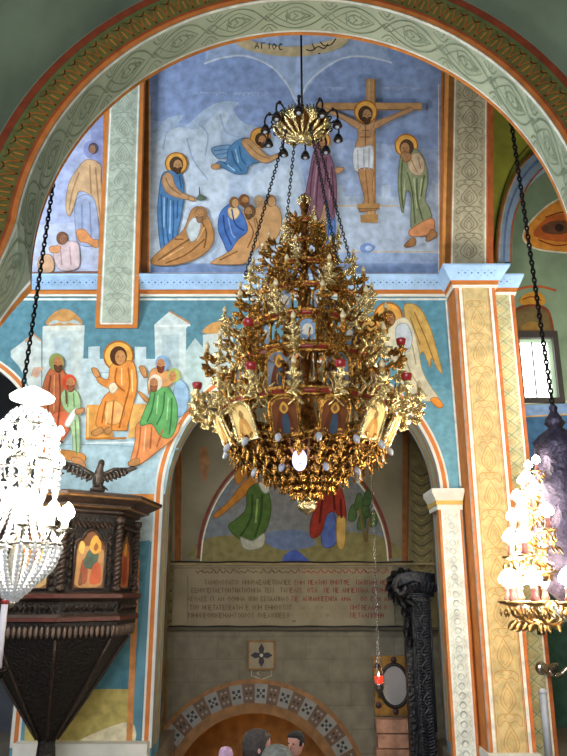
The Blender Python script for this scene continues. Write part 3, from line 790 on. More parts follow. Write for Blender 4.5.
fig(p, 'painted_figure', ml, 'painted small kneeling figure in pink')

# lower left mural
m3 = mural('mural', PA, 105, 490, 'lower left mural of a seated teaching figure with listeners before white buildings')
F3 = zo(PA, 30, 300, 3.15); p = Paint(F3, 0.004)
PXM = lambda x, y: ((x - 30) * 3.15, (y - 300) * 3.15)
def W2P(v):
    z = v.z - CZ; d = v.y * cos(PITCH) + z * sin(PITCH); return (283.5 + FPX * v.x / d, 378 - FPX * (-v.y * sin(PITCH) + z * cos(PITCH)) / d)
larc = [PXM(*W2P(v)) for v in [Vector((LX + LR + .14, YA, 3.2))] + arcpts(LX, LZ, LR + .14, 0, pi * .6, 20, YA)]
edge = [PXM(*c) for c in [(232, 375), (212, 395), (198, 410), (186, 427), (176, 447), (169, 470), (165, 494)]]
p.P('#54808f', [PXM(-40, 295)] + [PXM(237, 295), PXM(250, 362)] + edge + [PXM(36, 497)] + larc, False)
p.P('#a9c6d2', [PXM(44, 384), PXM(60, 380), PXM(150, 372), PXM(225, 350), PXM(240, 365)] + edge + [PXM(40, 497)], False)
p.P('#b8c4c2', [(40, 85), (172, 82), (166, 230), (165, 420), (38, 420)], False); p.P('#b98a52', [(55, 80), (70, 45), (108, 28), (145, 45), (162, 80)]); p.P('#c7ccc6', [(42, 82), (172, 80), (172, 95), (42, 97)], False)
p.P('#a8b8ba', [(60, 78), (80, 62), (108, 76), (138, 62), (160, 78), (108, 70)]); p.P('#bcc6c4', [(-60, 160), (-20, 130), (10, 105), (36, 130), (36, 420), (14, 420), (10, 330), (-8, 260), (-32, 212), (-60, 180)], False); p.L('#c08658', [(-15, 132), (10, 106), (34, 128)], 6, False); p.up()
p.P('#b4c6cc', [(160, 185), (184, 185), (184, 148), (220, 146), (220, 186), (330, 186), (330, 148), (366, 148), (366, 186), (400, 186), (400, 340), (160, 360)], False)
p.P('#b9c8c8', [(392, 78), (440, 36), (504, 74), (492, 90), (490, 340), (398, 320)], False); p.L('#b98050', [(440, 36), (504, 74)], 5, False); p.P('#a3b6bc', [(415, 110), (470, 108), (468, 240), (415, 240)], False); p.P('#aabcc2', [(75, 120), (130, 118), (128, 230), (78, 230)], False)
p.P('#a9bfc0', [(492, 160), (520, 120), (545, 150), (545, 300), (490, 330)], False); p.P('#b9c6c4', [(545, 110), (640, 100), (640, 260), (545, 300)], False); p.P('#c29458', [(545, 105), (570, 75), (610, 70), (640, 100)]); p.L('#d0d8d6', [(392, 84), (505, 80)], 6, False); p.up()
p.P('#c3a08a', [(2, 240), (12, 212), (45, 212), (24, 245)], False)
p.folds('#8fb0bf', [[(180, 230), (390, 225)], [(60, 460), (180, 455), (470, 470)]], 3); p.L('#dfe8ea', [(175, 452), (380, 448)], 4, False); p.up()
p.fn = lambda x, y, off=0: PA.pt(x, y, off)
p.L('#d9e0dc', [(-40, 299.6), (447, 299.5)], 2, False)
fig(p, 'painted_background', m3)
p = Paint(F3, 0.026, ol=2.6)
p.P('#d99a4e', [(180, 332), (262, 330), (262, 440), (175, 440)], False); p.P('#d6a55e', [(320, 330), (368, 328), (366, 430), (310, 436)], False); p.L('#b8742e', [(178, 438), (305, 436)], 6, False); p.L('#f0c98a', [(184, 340), (184, 432)], 4, False); p.up()
p.halo(280, 178, 46)
p.P('#d68a42', [(256, 208), (290, 196), (328, 200), (338, 270), (326, 330), (308, 400), (300, 412), (216, 404), (214, 360), (232, 310), (252, 285), (218, 262), (212, 240), (246, 252)])
p.P('#e2a868', [(240, 330), (275, 320), (300, 350), (280, 390), (240, 385)]); p.P('#dcd0b4', [(252, 268), (270, 262), (278, 280), (262, 296), (252, 288)])
p.folds('#a35a22', [[(275, 215), (270, 260), (300, 290)], [(310, 215), (315, 270), (300, 330)], [(240, 320), (228, 390)], [(265, 320), (258, 400)], [(300, 330), (282, 405)]], 5); p.folds('#efbd80', [[(290, 215), (290, 270)], [(322, 220), (324, 290)], [(248, 330), (240, 395)]], 4)
p.head(280, 178, 27, '#4a2c1a', '#b6824f', 1); p.P('#b6824f', [(195, 218), (212, 218), (222, 240), (208, 245)]); p.P('#b6824f', [(195, 418), (225, 402), (232, 418), (205, 430)]); p.P('#b6824f', [(238, 408), (258, 402), (256, 420), (240, 424)])
fig(p, 'painted_figure', m3, 'painted haloed teacher seated in orange robes')
p = Paint(F3, 0.035, ol=2.6)
p.P('#8fb0cc', [(462, 255), (490, 265), (502, 300), (496, 345), (470, 370), (450, 330)])
p.P('#d58a56', [(338, 392), (385, 380), (440, 398), (474, 392), (458, 432), (400, 480), (345, 520), (318, 516), (332, 450)])
p.P('#5d9b5c', [(384, 285), (410, 272), (440, 280), (464, 330), (462, 400), (440, 436), (410, 428), (385, 392), (348, 396), (362, 350), (376, 318)])
p.P('#c6905e', [(382, 225), (408, 215), (440, 230), (445, 270), (385, 280), (376, 300), (372, 262)])
p.folds('#346b3e', [[(395, 295), (385, 350), (370, 385)], [(425, 290), (420, 350), (400, 395)], [(448, 310), (446, 370), (440, 425)]], 5); p.folds('#8fc08a', [[(405, 300), (400, 360)], [(437, 310), (432, 380)]], 4); p.folds('#a85f32', [[(350, 400), (345, 460), (335, 505)], [(385, 400), (380, 470)], [(420, 410), (400, 465)]], 5); p.folds('#eab488', [[(366, 400), (360, 480)]], 4)
p.head(396, 262, 22, '#8a5a3a', '#b07a50', -1, True, '#cfc8b8'); p.head(418, 202, 22, '#7a3c24', '#b07a50', -1, True, '#7fa0c0'); p.head(455, 240, 20, '#5a6a3a', '#b07a50', -1, False, '#9aa85a')
p.P('#b6824f', [(345, 215), (362, 212), (370, 240), (360, 246)]); p.P('#b6824f', [(342, 292), (356, 296), (376, 316), (366, 324)]); p.P('#b6824f', [(312, 512), (342, 500), (346, 518), (318, 526)])
fig(p, 'painted_figure', m3, 'painted listeners on the right, nearest in green over orange')
p = Paint(F3, 0.044, ol=2.6)
p.P('#a85f3c', [(50, 250), (72, 215), (105, 222), (120, 260), (132, 345), (110, 430), (62, 462), (30, 400), (38, 310)])
p.P('#d06a48', [(62, 372), (112, 350), (140, 352), (122, 420), (72, 470), (50, 450)])
p.P('#9ab88a', [(100, 300), (128, 278), (156, 300), (160, 345), (130, 360), (108, 340)]); p.P('#aac69a', [(122, 368), (152, 362), (160, 420), (156, 505), (140, 505), (136, 430)])
p.P('#e4e2dc', [(112, 392), (138, 348), (150, 352), (128, 400)]); p.P('#c98a4a', [(66, 478), (110, 474), (172, 488), (170, 512), (110, 504), (70, 498)]); p.P('#c28a5c', [(132, 500), (160, 500), (178, 524), (150, 530)]); p.P('#c28a5c', [(145, 350), (170, 342), (174, 352), (152, 364)])
p.folds('#743a22', [[(68, 240), (60, 320), (62, 400)], [(95, 235), (98, 310), (90, 400)], [(115, 270), (118, 330)]], 5); p.folds('#cf9068', [[(80, 240), (78, 350)]], 4); p.folds('#5d8458', [[(120, 290), (122, 340)], [(140, 295), (142, 340)], [(145, 380), (150, 490)]], 4)
p.head(86, 198, 24, '#5a3a22', '#a87048', 1, True, '#7f8a50'); p.head(126, 262, 22, '#8a5236', '#b07a50', 1, True, '#c4492c')
fig(p, 'painted_figure', m3, 'painted listeners on the left in rust and green')

# lower right mural with angel
m4 = mural('mural', PA, 415, 480, 'lower blue mural of a winged angel beside the yellow pier')
p = Paint(lambda x, y, off=0: PA.pt(x, y, off), .004)
ed2 = [(365, 366), (383, 379), (395, 391), (404, 402), (414, 413), (424, 428), (432, 445), (437, 463), (441, 487)]
p.P('#5c93a8', [(355, 301), (443, 301), (459, 486)] + ed2[::-1], False); p.P('#6da3b8', [(405, 395), (452, 392), (458, 486), (443, 486), (436, 452), (422, 424)], True)
p.L('#dde0da', [(446, 301), (460.5, 486)], 1.6, False); p.L('#c9743c', [(449.5, 301), (463, 486)], 3.4, False); p.L('#7d6e66', [(453, 301), (466.5, 486)], 3, False); p.L('#8a8886', [(455, 301), (469, 500)], 3, False)  # grey strips paint in the shade of the gap beside the pier
p.L('#c9743c', [(464, 488), (470, 600), (478, 756)], 3, False); p.L('#7f7c78', [(467, 488), (474, 600), (481.5, 756)], 5, False)
fig(p, 'painted_background', m4)
p = Paint(lambda x, y, off=0: PA.pt(x, y, off), .012, ol=.8)
p.P('#c9a55c', [(404, 306), (412, 304), (421, 310), (430, 328), (436, 348), (442, 372), (438, 370), (431, 358), (430, 368), (423, 352), (418, 356), (413, 338), (406, 322)])
p.P('#b9904e', [(352, 330), (372, 316), (381, 326), (378, 350), (366, 372), (350, 380)])
p.halo(388, 317, 14)
p.P('#d2cdb2', [(392, 324), (404, 318), (412, 326), (418, 348), (422, 370), (430, 386), (438, 398), (428, 402), (414, 396), (400, 382), (394, 362), (380, 348)])
p.P('#c3cdd6', [(396, 328), (406, 324), (412, 338), (408, 352), (398, 348)]); p.P('#d98f3c', [(430, 400), (437, 398), (443, 406), (438, 408)])
p.folds('#a39a78', [[(404, 350), (410, 372), (426, 396)], [(398, 360), (406, 382)], [(412, 345), (416, 365)]], 1.3); p.folds('#8a6a34', [[(414, 312), (426, 340), (434, 362)], [(410, 318), (420, 345)]], 1.2)
p.head(388, 319, 7.5, '#6a4a30', '#9a6f4a', 1)
fig(p, 'painted_figure', m4, 'painted angel in cream with golden wings')

# ------------------------------------------------------------------ recess wall
lu = mural('mural', PR, 293, 560, 'dim arched mural of a green-robed angel and a red-robed figure above the inscription')
FR = lambda x, y, off=0: PR.pt(x, y, off); F7 = zo(PR, 150, 480, 2.1)
p = Paint(FR, .004)
lun = [(201, 561), (203, 540), (209, 518), (220, 495), (236, 474), (258, 456), (292, 448), (326, 456), (350, 474), (368, 496), (380, 520), (386, 542), (388, 561)]
p.P('#69727a', lun, True); p.P('#73777a', [(240, 480), (300, 456), (345, 480), (360, 520), (300, 535), (230, 525)])
p.P('#76704a', [(201, 561), (204, 540), (240, 535), (290, 538), (340, 532), (385, 538), (388, 561)], True)
p.L('#d0ccbc', [lun[0]] + lun[1:], 1.4, True); p.L('#6e3a34', [(x + (2.6 if x > 293 else -2.6), y - 2.4) for x, y in lun], 3.2, True); p.up()
p.P('#42569a', [(283, 562), (287, 553), (296, 550), (304, 556), (308, 562)]); p.P('#5f7090', [(262, 535), (300, 530), (315, 545), (280, 550)])
fig(p, 'painted_background', lu)
p = Paint(F7, 0.012, ol=1.8)
p.P('#a8702e', [(135, 72), (165, 45), (200, 2), (232, -14), (225, 10), (190, 40), (160, 66), (140, 80)]); p.P('#a8702e', [(178, -10), (200, -40), (216, -46), (206, -16), (186, 10)])
p.P('#46602e', [(205, 22), (232, 6), (250, 30), (254, 66), (242, 108), (215, 128), (188, 124), (164, 98), (182, 82), (202, 60)]); p.P('#a9b0a8', [(228, 4), (248, 0), (254, 18), (240, 28)]); p.P('#9fa094', [(190, 120), (215, 128), (240, 112), (236, 140), (200, 146)])
p.folds('#2e4420', [[(215, 30), (212, 80), (190, 118)], [(236, 30), (232, 80), (220, 120)]], 5); p.folds('#7d9a58', [[(226, 40), (222, 90)]], 4)
p.halo(250, -6, 18); p.head(250, -4, 11, '#4a3424', '#a07450', 1)
fig(p, 'painted_figure', lu, 'painted angel in green with ochre wings')
p = Paint(F7, 0.021, ol=1.8)
p.P('#4d62a0', [(362, 70), (385, 66), (392, 130), (362, 138)]); p.P('#8e3328', [(346, 58), (362, 20), (378, 6), (402, 20), (412, 74), (405, 98), (392, 70), (372, 72), (360, 110), (340, 122), (336, 98)]); p.P('#b99a58', [(392, 82), (410, 82), (408, 138), (394, 140)])
p.folds('#5a1c18', [[(362, 40), (356, 90)], [(385, 24), (388, 64)], [(400, 40), (402, 80)]], 5); p.halo(372, -4, 16); p.head(372, -2, 11, '#8e3328', '#a07450', -1)
fig(p, 'painted_figure', lu, 'painted figure in a red mantle over blue')
p = Paint(F7, 0.030, ol=1.8)
for x, y in ((425, 72), (438, 48), (452, 66), (468, 84), (456, 40), (444, 90)): p.P('#46603a', [(x - 9, y + 12), (x - 5, y - 12), (x + 3, y - 20), (x + 9, y), (x + 4, y + 14)])
p.folds('#6a5a34', [[(440, 60), (446, 100), (452, 130)], [(462, 80), (456, 108), (454, 130)]], 5)
fig(p, 'painted_plant', lu)
# wall dressing of the recess
p = Paint(FR, .006)
p.P('#6c6856', [(150, 563), (425, 563), (425, 628), (150, 628)], False)
for xx in (178, 405): p.L('#7f5230', [(xx + (.6 if xx < 300 else 1), 425), (xx, 565)], 6.5, False); p.L('#a88a5c', [(xx + 3.8, 430), (xx + 3.2, 565)], 1.3, False)
p.up(); p.P('#6f6846', [(150, 430), (173, 420), (172, 628), (150, 628)], False); p.P('#756a48', [(410, 430), (440, 430), (440, 628), (409, 628)], False)
for x0, x1 in ((152, 172), (411, 432)):
    y = 470
    while y < 622:
        p.L('#4f4a38', [(x0, y), ((x0 + x1) / 2, y + 6), (x1, y)], 1.4); p.L('#8f8050', [(x0 + 4, y + 5), ((x0 + x1) / 2, y + 11), (x1 - 4, y + 5)], 1.2); y += 10
p.P('#8d6a4a', [(199, 452), (207, 448), (209, 470), (203, 482)]); p.P('#a06038', [(382, 430), (392, 430), (388, 458), (383, 450)])
p.build('painted_decoration', bpy.data.objects['wall_recess_upper'])
lg = MB()
za, zb = PR.pt(290, 628.5).z, PR.pt(290, 564).z
lg.box((.3, YR - .05, za), (4.7, .12, .05)); lg.tube([(-1.95 + .2 * i, YR - .1, za + .035 + .006 * sin(i * 1.7)) for i in range(22)], .016, 5, 1)
struct(lg.build('trim_9', [mat('ledge_dark', '#4a4436', .8, 0, .2, 5), M_dark]))
lg = MB(); lg.box((.3, YR - .04, zb), (4.7, .08, .035)); lg.tube([(-1.95 + .2 * i, YR - .09, zb + .03 + .008 * sin(i * 1.3)) for i in range(22)], .014, 5, 1)
struct(lg.build('trim_10', [mat('ledge_tan', '#8a7a58', .8, 0, .2, 5), M_dark]))
ins = MB(); a, c = PR.pt(172, 626), PR.pt(392, 566)
ins.box(((a.x + c.x) / 2, YR - .015, (a.z + c.z) / 2), (c.x - a.x, .03, c.z - a.z))
ins = tag(ins.build('inscription_panel', mat('panel_tan', '#7f7660', .85, 0, .15, 3)), 'long pale panel with rows of brown and red lettering under the arched mural', 'inscription')
p = Paint(lambda x, y, off=0: PR.pt(x, y, .032 + off), .003)
p.L('#6a5a40', [(175, 568), (388, 568)], .8, False); p.L('#6a5a40', [(188, 576), (188, 622)], .7, False)
x = 196          # flowing first row
while x < 384:
    h = random.uniform(-1.5, 1.5); ink = '#5a4028' if x < 300 else '#8a3a2c'
    p.L(ink, [(x, 571 + h), (x + 2.5, 573), (x + 5, 570.5 - h), (x + 7, 572.5)], .8)
    if random.random() < .5: p.L(ink, [(x + 3, 568.5), (x + 3.4, 569.2)], .8, False)
    x += random.uniform(6, 8.5)
rows = [(580, 205, 388), (588, 192, 388), (596.5, 188, 388), (605, 190, 386), (613, 188, 384)]
for y, x0, x1 in rows:
    x = x0
    while x < x1:
        if random.random() < .13: x += 3; continue
        ink = '#7d4638' if (x > 300 + random.uniform(-12, 8)) else '#64543e'
        if y > 604 and 290 < x < 345: ink = '#7d7058'
        w_, h_ = random.uniform(1.9, 2.8), 4.6; k = random.randrange(6)
        st = [[[(0, 0), (0, 1)], [(1, 0), (1, 1)], [(0, .5), (1, .5)]], [[(0, 1), (0, 0), (1, 0), (1, 1)]], [[(0, 0), (0, 1)], [(0, 0), (1, .05)], [(0, .5), (.8, .5)], [(0, 1), (1, 1)]], [[(0, 1), (.5, 0), (1, 1)], [(.25, .6), (.75, .6)]], [[(.5, 0), (1, .5), (.5, 1), (0, .5), (.5, 0)]], [[(0, 0), (1, 0)], [(.5, 0), (.5, 1)]]][k]
        for s_ in st: p.L(ink, [(x + a * w_, y + b * h_) for a, b in s_], .85, False)
        x += w_ + 1.0
p.L('#5a4028', [(292, 621), (296, 621)], 1, False)
p.build('painted_lettering', ins)
# tile ring of the doorway
tr_ = MB(); NT = 26; r0, r1 = DR, DR + .30
Yt = YR - .05
for i in range(NT):
    a0, a1 = pi * i / NT, pi * (i + 1) / NT
    q = [Vector((DX + r * cos(a), y, DZ + r * sin(a))) for y in (YR, Yt) for r, a in ((r0, a0), (r1, a0), (r1, a1), (r0, a1))]
    tr_.add(q, [(4, 5, 6, 7), (0, 3, 7, 4), (1, 2, 6, 5), (0, 1, 5, 4), (2, 3, 7, 6)], 0 if i % 2 == 0 else 1)
    am, rm = (a0 + a1) / 2, (r0 + r1) / 2
    er, et = Vector((cos(am), 0, sin(am))), Vector((-sin(am), 0, cos(am))); cc = Vector((DX, Yt - .004, DZ)) + er * rm
    if i % 2 == 0:
        for d in range(4):
            u = er * cos(pi / 4 + d * pi / 2) + et * sin(pi / 4 + d * pi / 2); v_ = er * cos(pi / 4 + d * pi / 2 + pi / 2) + et * sin(pi / 4 + d * pi / 2 + pi / 2)
            pts = [cc + u * .03, cc + u * .06 + v_ * .032, cc + u * .1, cc + u * .06 - v_ * .032]; tr_.add(pts, [(0, 1, 2, 3)], 2)
        tr_.add([cc + (er * cos(k * pi / 3) + et * sin(k * pi / 3)) * .02 for k in range(6)], [tuple(range(6))], 2)
    else:
        for k in range(-1, 2):
            for s in (-1, 1):
                c2 = cc + er * (k * .075) + et * (s * .035); tr_.add([c2 + er * .025, c2 + et * .025, c2 - er * .025, c2 - et * .025], [(0, 1, 2, 3)], 2 if (k + s) % 2 else 0)
for (ra, rb, mi) in ((r1, r1 + .07, 3), (r0 - .16, r0 - .0, 3)):
    a = arcpts(DX, DZ, ra, 0, pi, 40, Yt - (.01 if ra > r0 else -.02)); b2 = arcpts(DX, DZ, rb, 0, pi, 40, Yt - (.01 if ra > r0 else -.02)); n = 41
    tr_.add(a + b2, [(i, i + 1, n + i + 1, n + i) for i in range(n - 1)], mi)
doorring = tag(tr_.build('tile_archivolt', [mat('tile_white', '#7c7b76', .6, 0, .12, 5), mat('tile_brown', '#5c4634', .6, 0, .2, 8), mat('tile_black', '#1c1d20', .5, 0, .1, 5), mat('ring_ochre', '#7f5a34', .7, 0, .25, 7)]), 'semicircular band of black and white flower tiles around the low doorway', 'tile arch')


def tile(name, px, py, w_, h_, label, cross=True):
    c = PR.pt(px, py); b = MB().box((0, -.02, 0), (w_, .04, h_)); k = -.043
    r = empty(name, c, label, 'tile'); b.build('plate', mat('tile_plate', '#857b66', .8, 0, .15, 6), r)
    g = MB()
    for a in range(4):
        u = Vector((cos(a * pi / 2), 0, sin(a * pi / 2))); v_ = Vector((-sin(a * pi / 2), 0, cos(a * pi / 2))); m = min(w_, h_) * .5
        g.slab([u * .02 * m - v_ * .12 * m + Vector((0, k, 0)), u * .5 * m - v_ * .22 * m + Vector((0, k, 0)), u * .85 * m + Vector((0, k, 0)), u * .5 * m + v_ * .22 * m + Vector((0, k, 0)), u * .02 * m + v_ * .12 * m + Vector((0, k, 0))], (0, -.012, 0))
    g.build('cross', mat('tile_cross', '#2a2630', .7, 0, .1, 5), r)
    MB().ball((0, -.06, 0), .03, 8, 5).build('boss', mat('tile_boss', '#b8b2a8', .6, 0, .1, 5), r)
    bd = MB()
    for (cx, cz, dx, dz) in ((0, h_ / 2, w_, .03), (0, -h_ / 2, w_, .03), (w_ / 2, 0, .03, h_), (-w_ / 2, 0, .03, h_)): bd.box((cx, -.03, cz), (dx, .05, dz))
    bd.build('border', mat('tile_border', '#7a5a34', .8, 0, .2, 6), r)
    return r


tile('cross_tile', 261.5, 655, .44, .44, 'square stone tile with a dark cross above the tiled doorway')
t2 = PR.pt(261.5, 673); g = MB(); g.tube([(t2.x - .16, YR - .02, t2.z + .1), (t2.x - .17, YR - .02, t2.z - .04), (t2.x, YR - .02, t2.z - .1), (t2.x + .17, YR - .02, t2.z - .04), (t2.x + .16, YR - .02, t2.z + .1)], .012, 5); g.tube([(t2.x - .07, YR - .02, t2.z), (t2.x, YR - .02, t2.z + .06), (t2.x + .07, YR - .02, t2.z), (t2.x, YR - .02, t2.z - .06)], .012, 5, 0, True)
tag(g.build('carved_relief', mat('relief_stone', '#a39a84', .85, 0, .1, 6)), 'faint carved relief in the stone just under the cross tile', 'relief')
tile('cross_tile', 161, 690, .2, .9, 'narrow dark ornament tile at the left end of the stone wall')

# framed oval icon on the right of the stone wall
oi = empty('oval_plaque', PR.pt(394, 685), 'gilded square plaque with a grey oval mirror beside the dark carved post', 'plaque')
hw, hh = .34, .46
b = MB().box((0, -.03, 0), (hw * 2, .06, hh * 2)); b.build('back_plate', mat('plaque_gold', '#8a6428', .5, .3, .35, 9), oi)
ov = MB(); N = 28
ov.tube([(.24 * cos(2 * pi * k / N), -.07, .33 * sin(2 * pi * k / N)) for k in range(N)], .03, 6, 0, True); ov.build('oval_frame', mat('plaque_dark', '#2b2320', .5, 0, .15, 7), oi, True)
ov = MB().slab([Vector((.235 * cos(2 * pi * k / N), -.062, .325 * sin(2 * pi * k / N))) for k in range(N)], (0, -.008, 0)); ov.build('mirror', mat('plaque_glass', '#a9a4a0', .25, 0, .06, 4, spec=.6), oi)
cr_ = MB()
for (x, z) in ((0, .4), (0, -.4), (-.28, .3), (.28, .3), (-.28, -.3), (.28, -.3)): cr_.ball((x, -.07, z), .05, 8, 5, 0, (1, .5, 1))
cr_.build('boss', mat('plaque_dark2', '#3a2634', .5, 0, .15, 7), oi, True)
# stone block under the plaque, its reddish light put into the stone colour
sb = MB(); c0 = PR.pt(391, 741)
for i, (dx, dz) in enumerate(((0, .26), (.04, .04), (-.03, -.18), (.02, -.40), (-.02, -.62), (.03, -.84), (0, -1.06), (.02, -1.28), (-.02, -1.45))): sb.box((c0.x + .05 + dx * .5, YR - .13, c0.z + dz), (.62, .24, .2))
tag(sb.build('rough_stone_pier', mat('stone_lit_red', '#b0836a', .8, 0, .35, 7, .8, 14)), 'rough stone pier with painted-in reddish light under the oval plaque', 'stone pier')

# ------------------------------------------------------------------ metals and glass
GOLD = mat('gilt_brass', '#b08544', .26, 1, .7, 14, 1.0, 30, detail=6)
GOLDB = mat('gilt_brass_bright', '#ead4a0', .25, 1, .3, 14, .7, 34)
GOLDD = mat('gilt_brass_shaded', '#6a431f', .38, 1, .6, 12, 1.0, 28)  # darker copy: shade of crevices and inner parts put into the colour
BRONZE = mat('dark_bronze', '#2a2420', .42, .8, .4, 9, .6, 20)
CHAIN = mat('chain_iron', '#1b1a1a', .45, .7, .2, 9)
REDCUP = mat('red_glass_cup', '#8e1c22', .2, 0, .1, 8, spec=.7)
FROST = mat('frosted_bulb', '#b9c0cc', .12, 0, .05, 8, spec=.9, trans=.3)
CANDB = mat('gilt_candle', '#a8864a', .3, .6, .3, 12, .4, 30)
BULBC = mat('clear_bulb', '#d8c69c', .12, .2, .1, 12, spec=1.0)
CREAM = mat('candle_cream', '#d2bd92', .5, 0, .1, 8)
LIT = mat('lit_bulb', '#fff3dc', .3, 0, 0, emit=40)
CRYS = mat('cut_crystal', '#dfe4ea', .08, 0, .12, 20, trans=.35, spec=1.0)
ENAMEL = mat('red_enamel', '#7a2418', .35, .2, .25, 9)


def chain(name, a, b, parent, r=.012, link=.05, m=None):
    a, b = Vector(a), Vector(b); d = b - a; L = d.length; d.normalize(); n = max(2, int(L / (link * .72)))
    x = d.cross(Vector((0, 1, 0)));
    if x.length < .1: x = d.cross(Vector((1, 0, 0)))
    x.normalize(); y = d.cross(x); mb = MB()
    for i in range(n):
        c = a + d * (L * (i + .5) / n); s = x if i % 2 else y
        mb.tube([c + d * (link * .5 * cos(2 * pi * k / 8)) + s * (link * .27 * sin(2 * pi * k / 8)) for k in range(8)], r * .6, 4, 0, True)
    return mb.build(name, m or CHAIN, parent, True)


def inst(o, parent, loc=None, rz=0, sc=1, rot=None):
    c = o.copy(); COL.objects.link(c); c.parent = parent
    if loc is not None: c.location = loc
    c.rotation_euler = rot if rot is not None else (0, 0, rz)
    c.scale = (sc, sc, sc) if not isinstance(sc, (tuple, list)) else sc
    return c


# ------------------------------------------------------------------ great gilded chandelier
HX = .245; zc = lambda y: U(308, y, YC).z
Z0 = zc(514)
H = lambda y: zc(y) - Z0
def Rr(px, y): return px / ppm(Vector((HX, YC, zc(y))))
ch = empty('chandelier', (HX, YC, Z0), 'great gilded multi-tiered chandelier hanging in the middle of the church', 'chandelier')
# rod and crown
MB().tube([(-.02, 0, H(112)), (-.03, 0, 11.45 - Z0)], .013, 6).build('rod', CHAIN, ch, True)
MB().ball((-.03, 0, 11.3 - Z0), .12, 12, 8, 0, (1, 1, .5)).build('ceiling_cap', GOLDD, ch, True)
kz = H(126)
cb = MB(); cb.lathe([(.01, -.14), (.12, -.13), (.24, -.06), (.30, .02), (.31, .05), (.26, .07), (.16, .1), (.06, .14), (.03, .22), (.045, .26), (.01, .32)], 24, (-.02, 0, kz), 0, None, 0, .05, 12)
cb.build('crown_dome', GOLDD, ch, True)
shl = MB()
for q in range(8):
    a = q * pi / 4 + pi / 8 - pi / 2; ca, sa = cos(a), sin(a)
    for f in range(-3, 4):
        g = f * .28; base = Vector((-.02 + .27 * ca, .27 * sa, kz - .11))
        tip = base + Vector((-sa * sin(g) * .16 + ca * .06, ca * sin(g) * .16 + sa * .06, cos(g) * .19))
        shl.tube([base, base.lerp(tip, .6) + Vector((ca * .02, sa * .02, 0)), tip], [.008, .014, .011], 5)
for q in range(16):
    a = q * pi / 8; shl.tube([(-.02 + .03 * cos(a), .03 * sin(a), kz - .155), (-.02 + .13 * cos(a), .13 * sin(a), kz - .148), (-.02 + .25 * cos(a), .25 * sin(a), kz - .068), (-.02 + .31 * cos(a), .31 * sin(a), kz + .03)], [.008, .018, .026, .02], 6)
shl.ball((-.02, 0, kz - .15), .05, 8, 6)
shl.build('crown_shells', GOLDB, ch, True)
cup_m = None
for q in range(10):
    a = q * 2 * pi / 10 + .2
    am = MB(); am.tube(cr([(.28, 0, .02), (.36, 0, .10), (.43, 0, .09), (.46, 0, .0), (.45, 0, -.05)], 4, False), .012, 5); am.tube(cr([(.3, 0, -.02), (.35, 0, .03), (.38, 0, .0), (.35, 0, -.03)], 3, False), .01, 5)
    am.ball((.40, 0, .11), .025, 6, 4)
    if q == 0:
        arm0 = am.build('crown_arm', BRONZE, ch, True); arm0.location = (-.02, 0, kz); arm0.rotation_euler = (0, 0, a)
        bl0 = MB().lathe([(.012, .0), (.03, -.02), (.05, -.06), (.062, -.10), (.055, -.105)], 10, (.45, 0, -.04)).build('bell_cup', BRONZE, arm0, True)
        bb0 = MB().ball((.45, 0, -.145), .026, 8, 5).build('bulb', FROST, arm0, True)
    else:
        c = inst(arm0, ch, (-.02, 0, kz), a); inst(bl0, c); inst(bb0, c)
for q in range(4):
    a = q * pi / 2 + .45; r0 = .2; r1 = Rr(66, 300)
    chain('chain', (r0 * cos(a) - .02, r0 * sin(a), kz - .08), (r1 * cos(a), r1 * sin(a), H(290)), ch, .011, .06)
# centre stem
MB().lathe([(.02, H(196) + .02), (.035, H(200)), (.06, H(206)), (.03, H(214)), (.05, H(224)), (.03, H(240)), (.06, H(255)), (.03, H(275)), (.07, H(292)), (.035, H(320)), (.09, H(345)), (.04, H(380)), (.11, H(420)), (.06, H(470))], 14).build('stem', GOLDD, ch, True)
fl_ = MB(); fl_.tube([(0, 0, H(206)), (0, 0, H(193))], [.03, .008], 6)
for q in range(6):
    a = q * pi / 3; fl_.tube(cr([(0, 0, H(207)), (.07 * cos(a), .07 * sin(a), H(203)), (.06 * cos(a), .06 * sin(a), H(197)), (.02 * cos(a), .02 * sin(a), H(199))], 3, False), .014, 5)
fl_.build('top_flower', GOLDB, ch, True)


def leaf(b, base, d, up, L, wd, mi=0, curl=.4):     # curled acanthus leaf with thickness
    base, d, up = Vector(base), Vector(d).normalized(), Vector(up).normalized(); s = d.cross(up).normalized(); pts = []
    for i, (t, ww) in enumerate(((0, .3), (.3, .9), (.6, 1), (.85, .6), (1, .15))):
        c = base + d * (L * t) + up * (L * curl * t * t)
        pts.append([c - s * wd * ww, c + up * wd * .35, c + s * wd * ww, c - up * wd * .12])
    n = len(pts); vs = sum(pts, [])
    b.add(vs, [(4 * i + k, 4 * i + (k + 1) % 4, 4 * i + 4 + (k + 1) % 4, 4 * i + 4 + k) for i in range(n - 1) for k in range(4)] + [(0, 1, 2, 3), tuple(4 * (n - 1) + k for k in (3, 2, 1, 0))], mi)


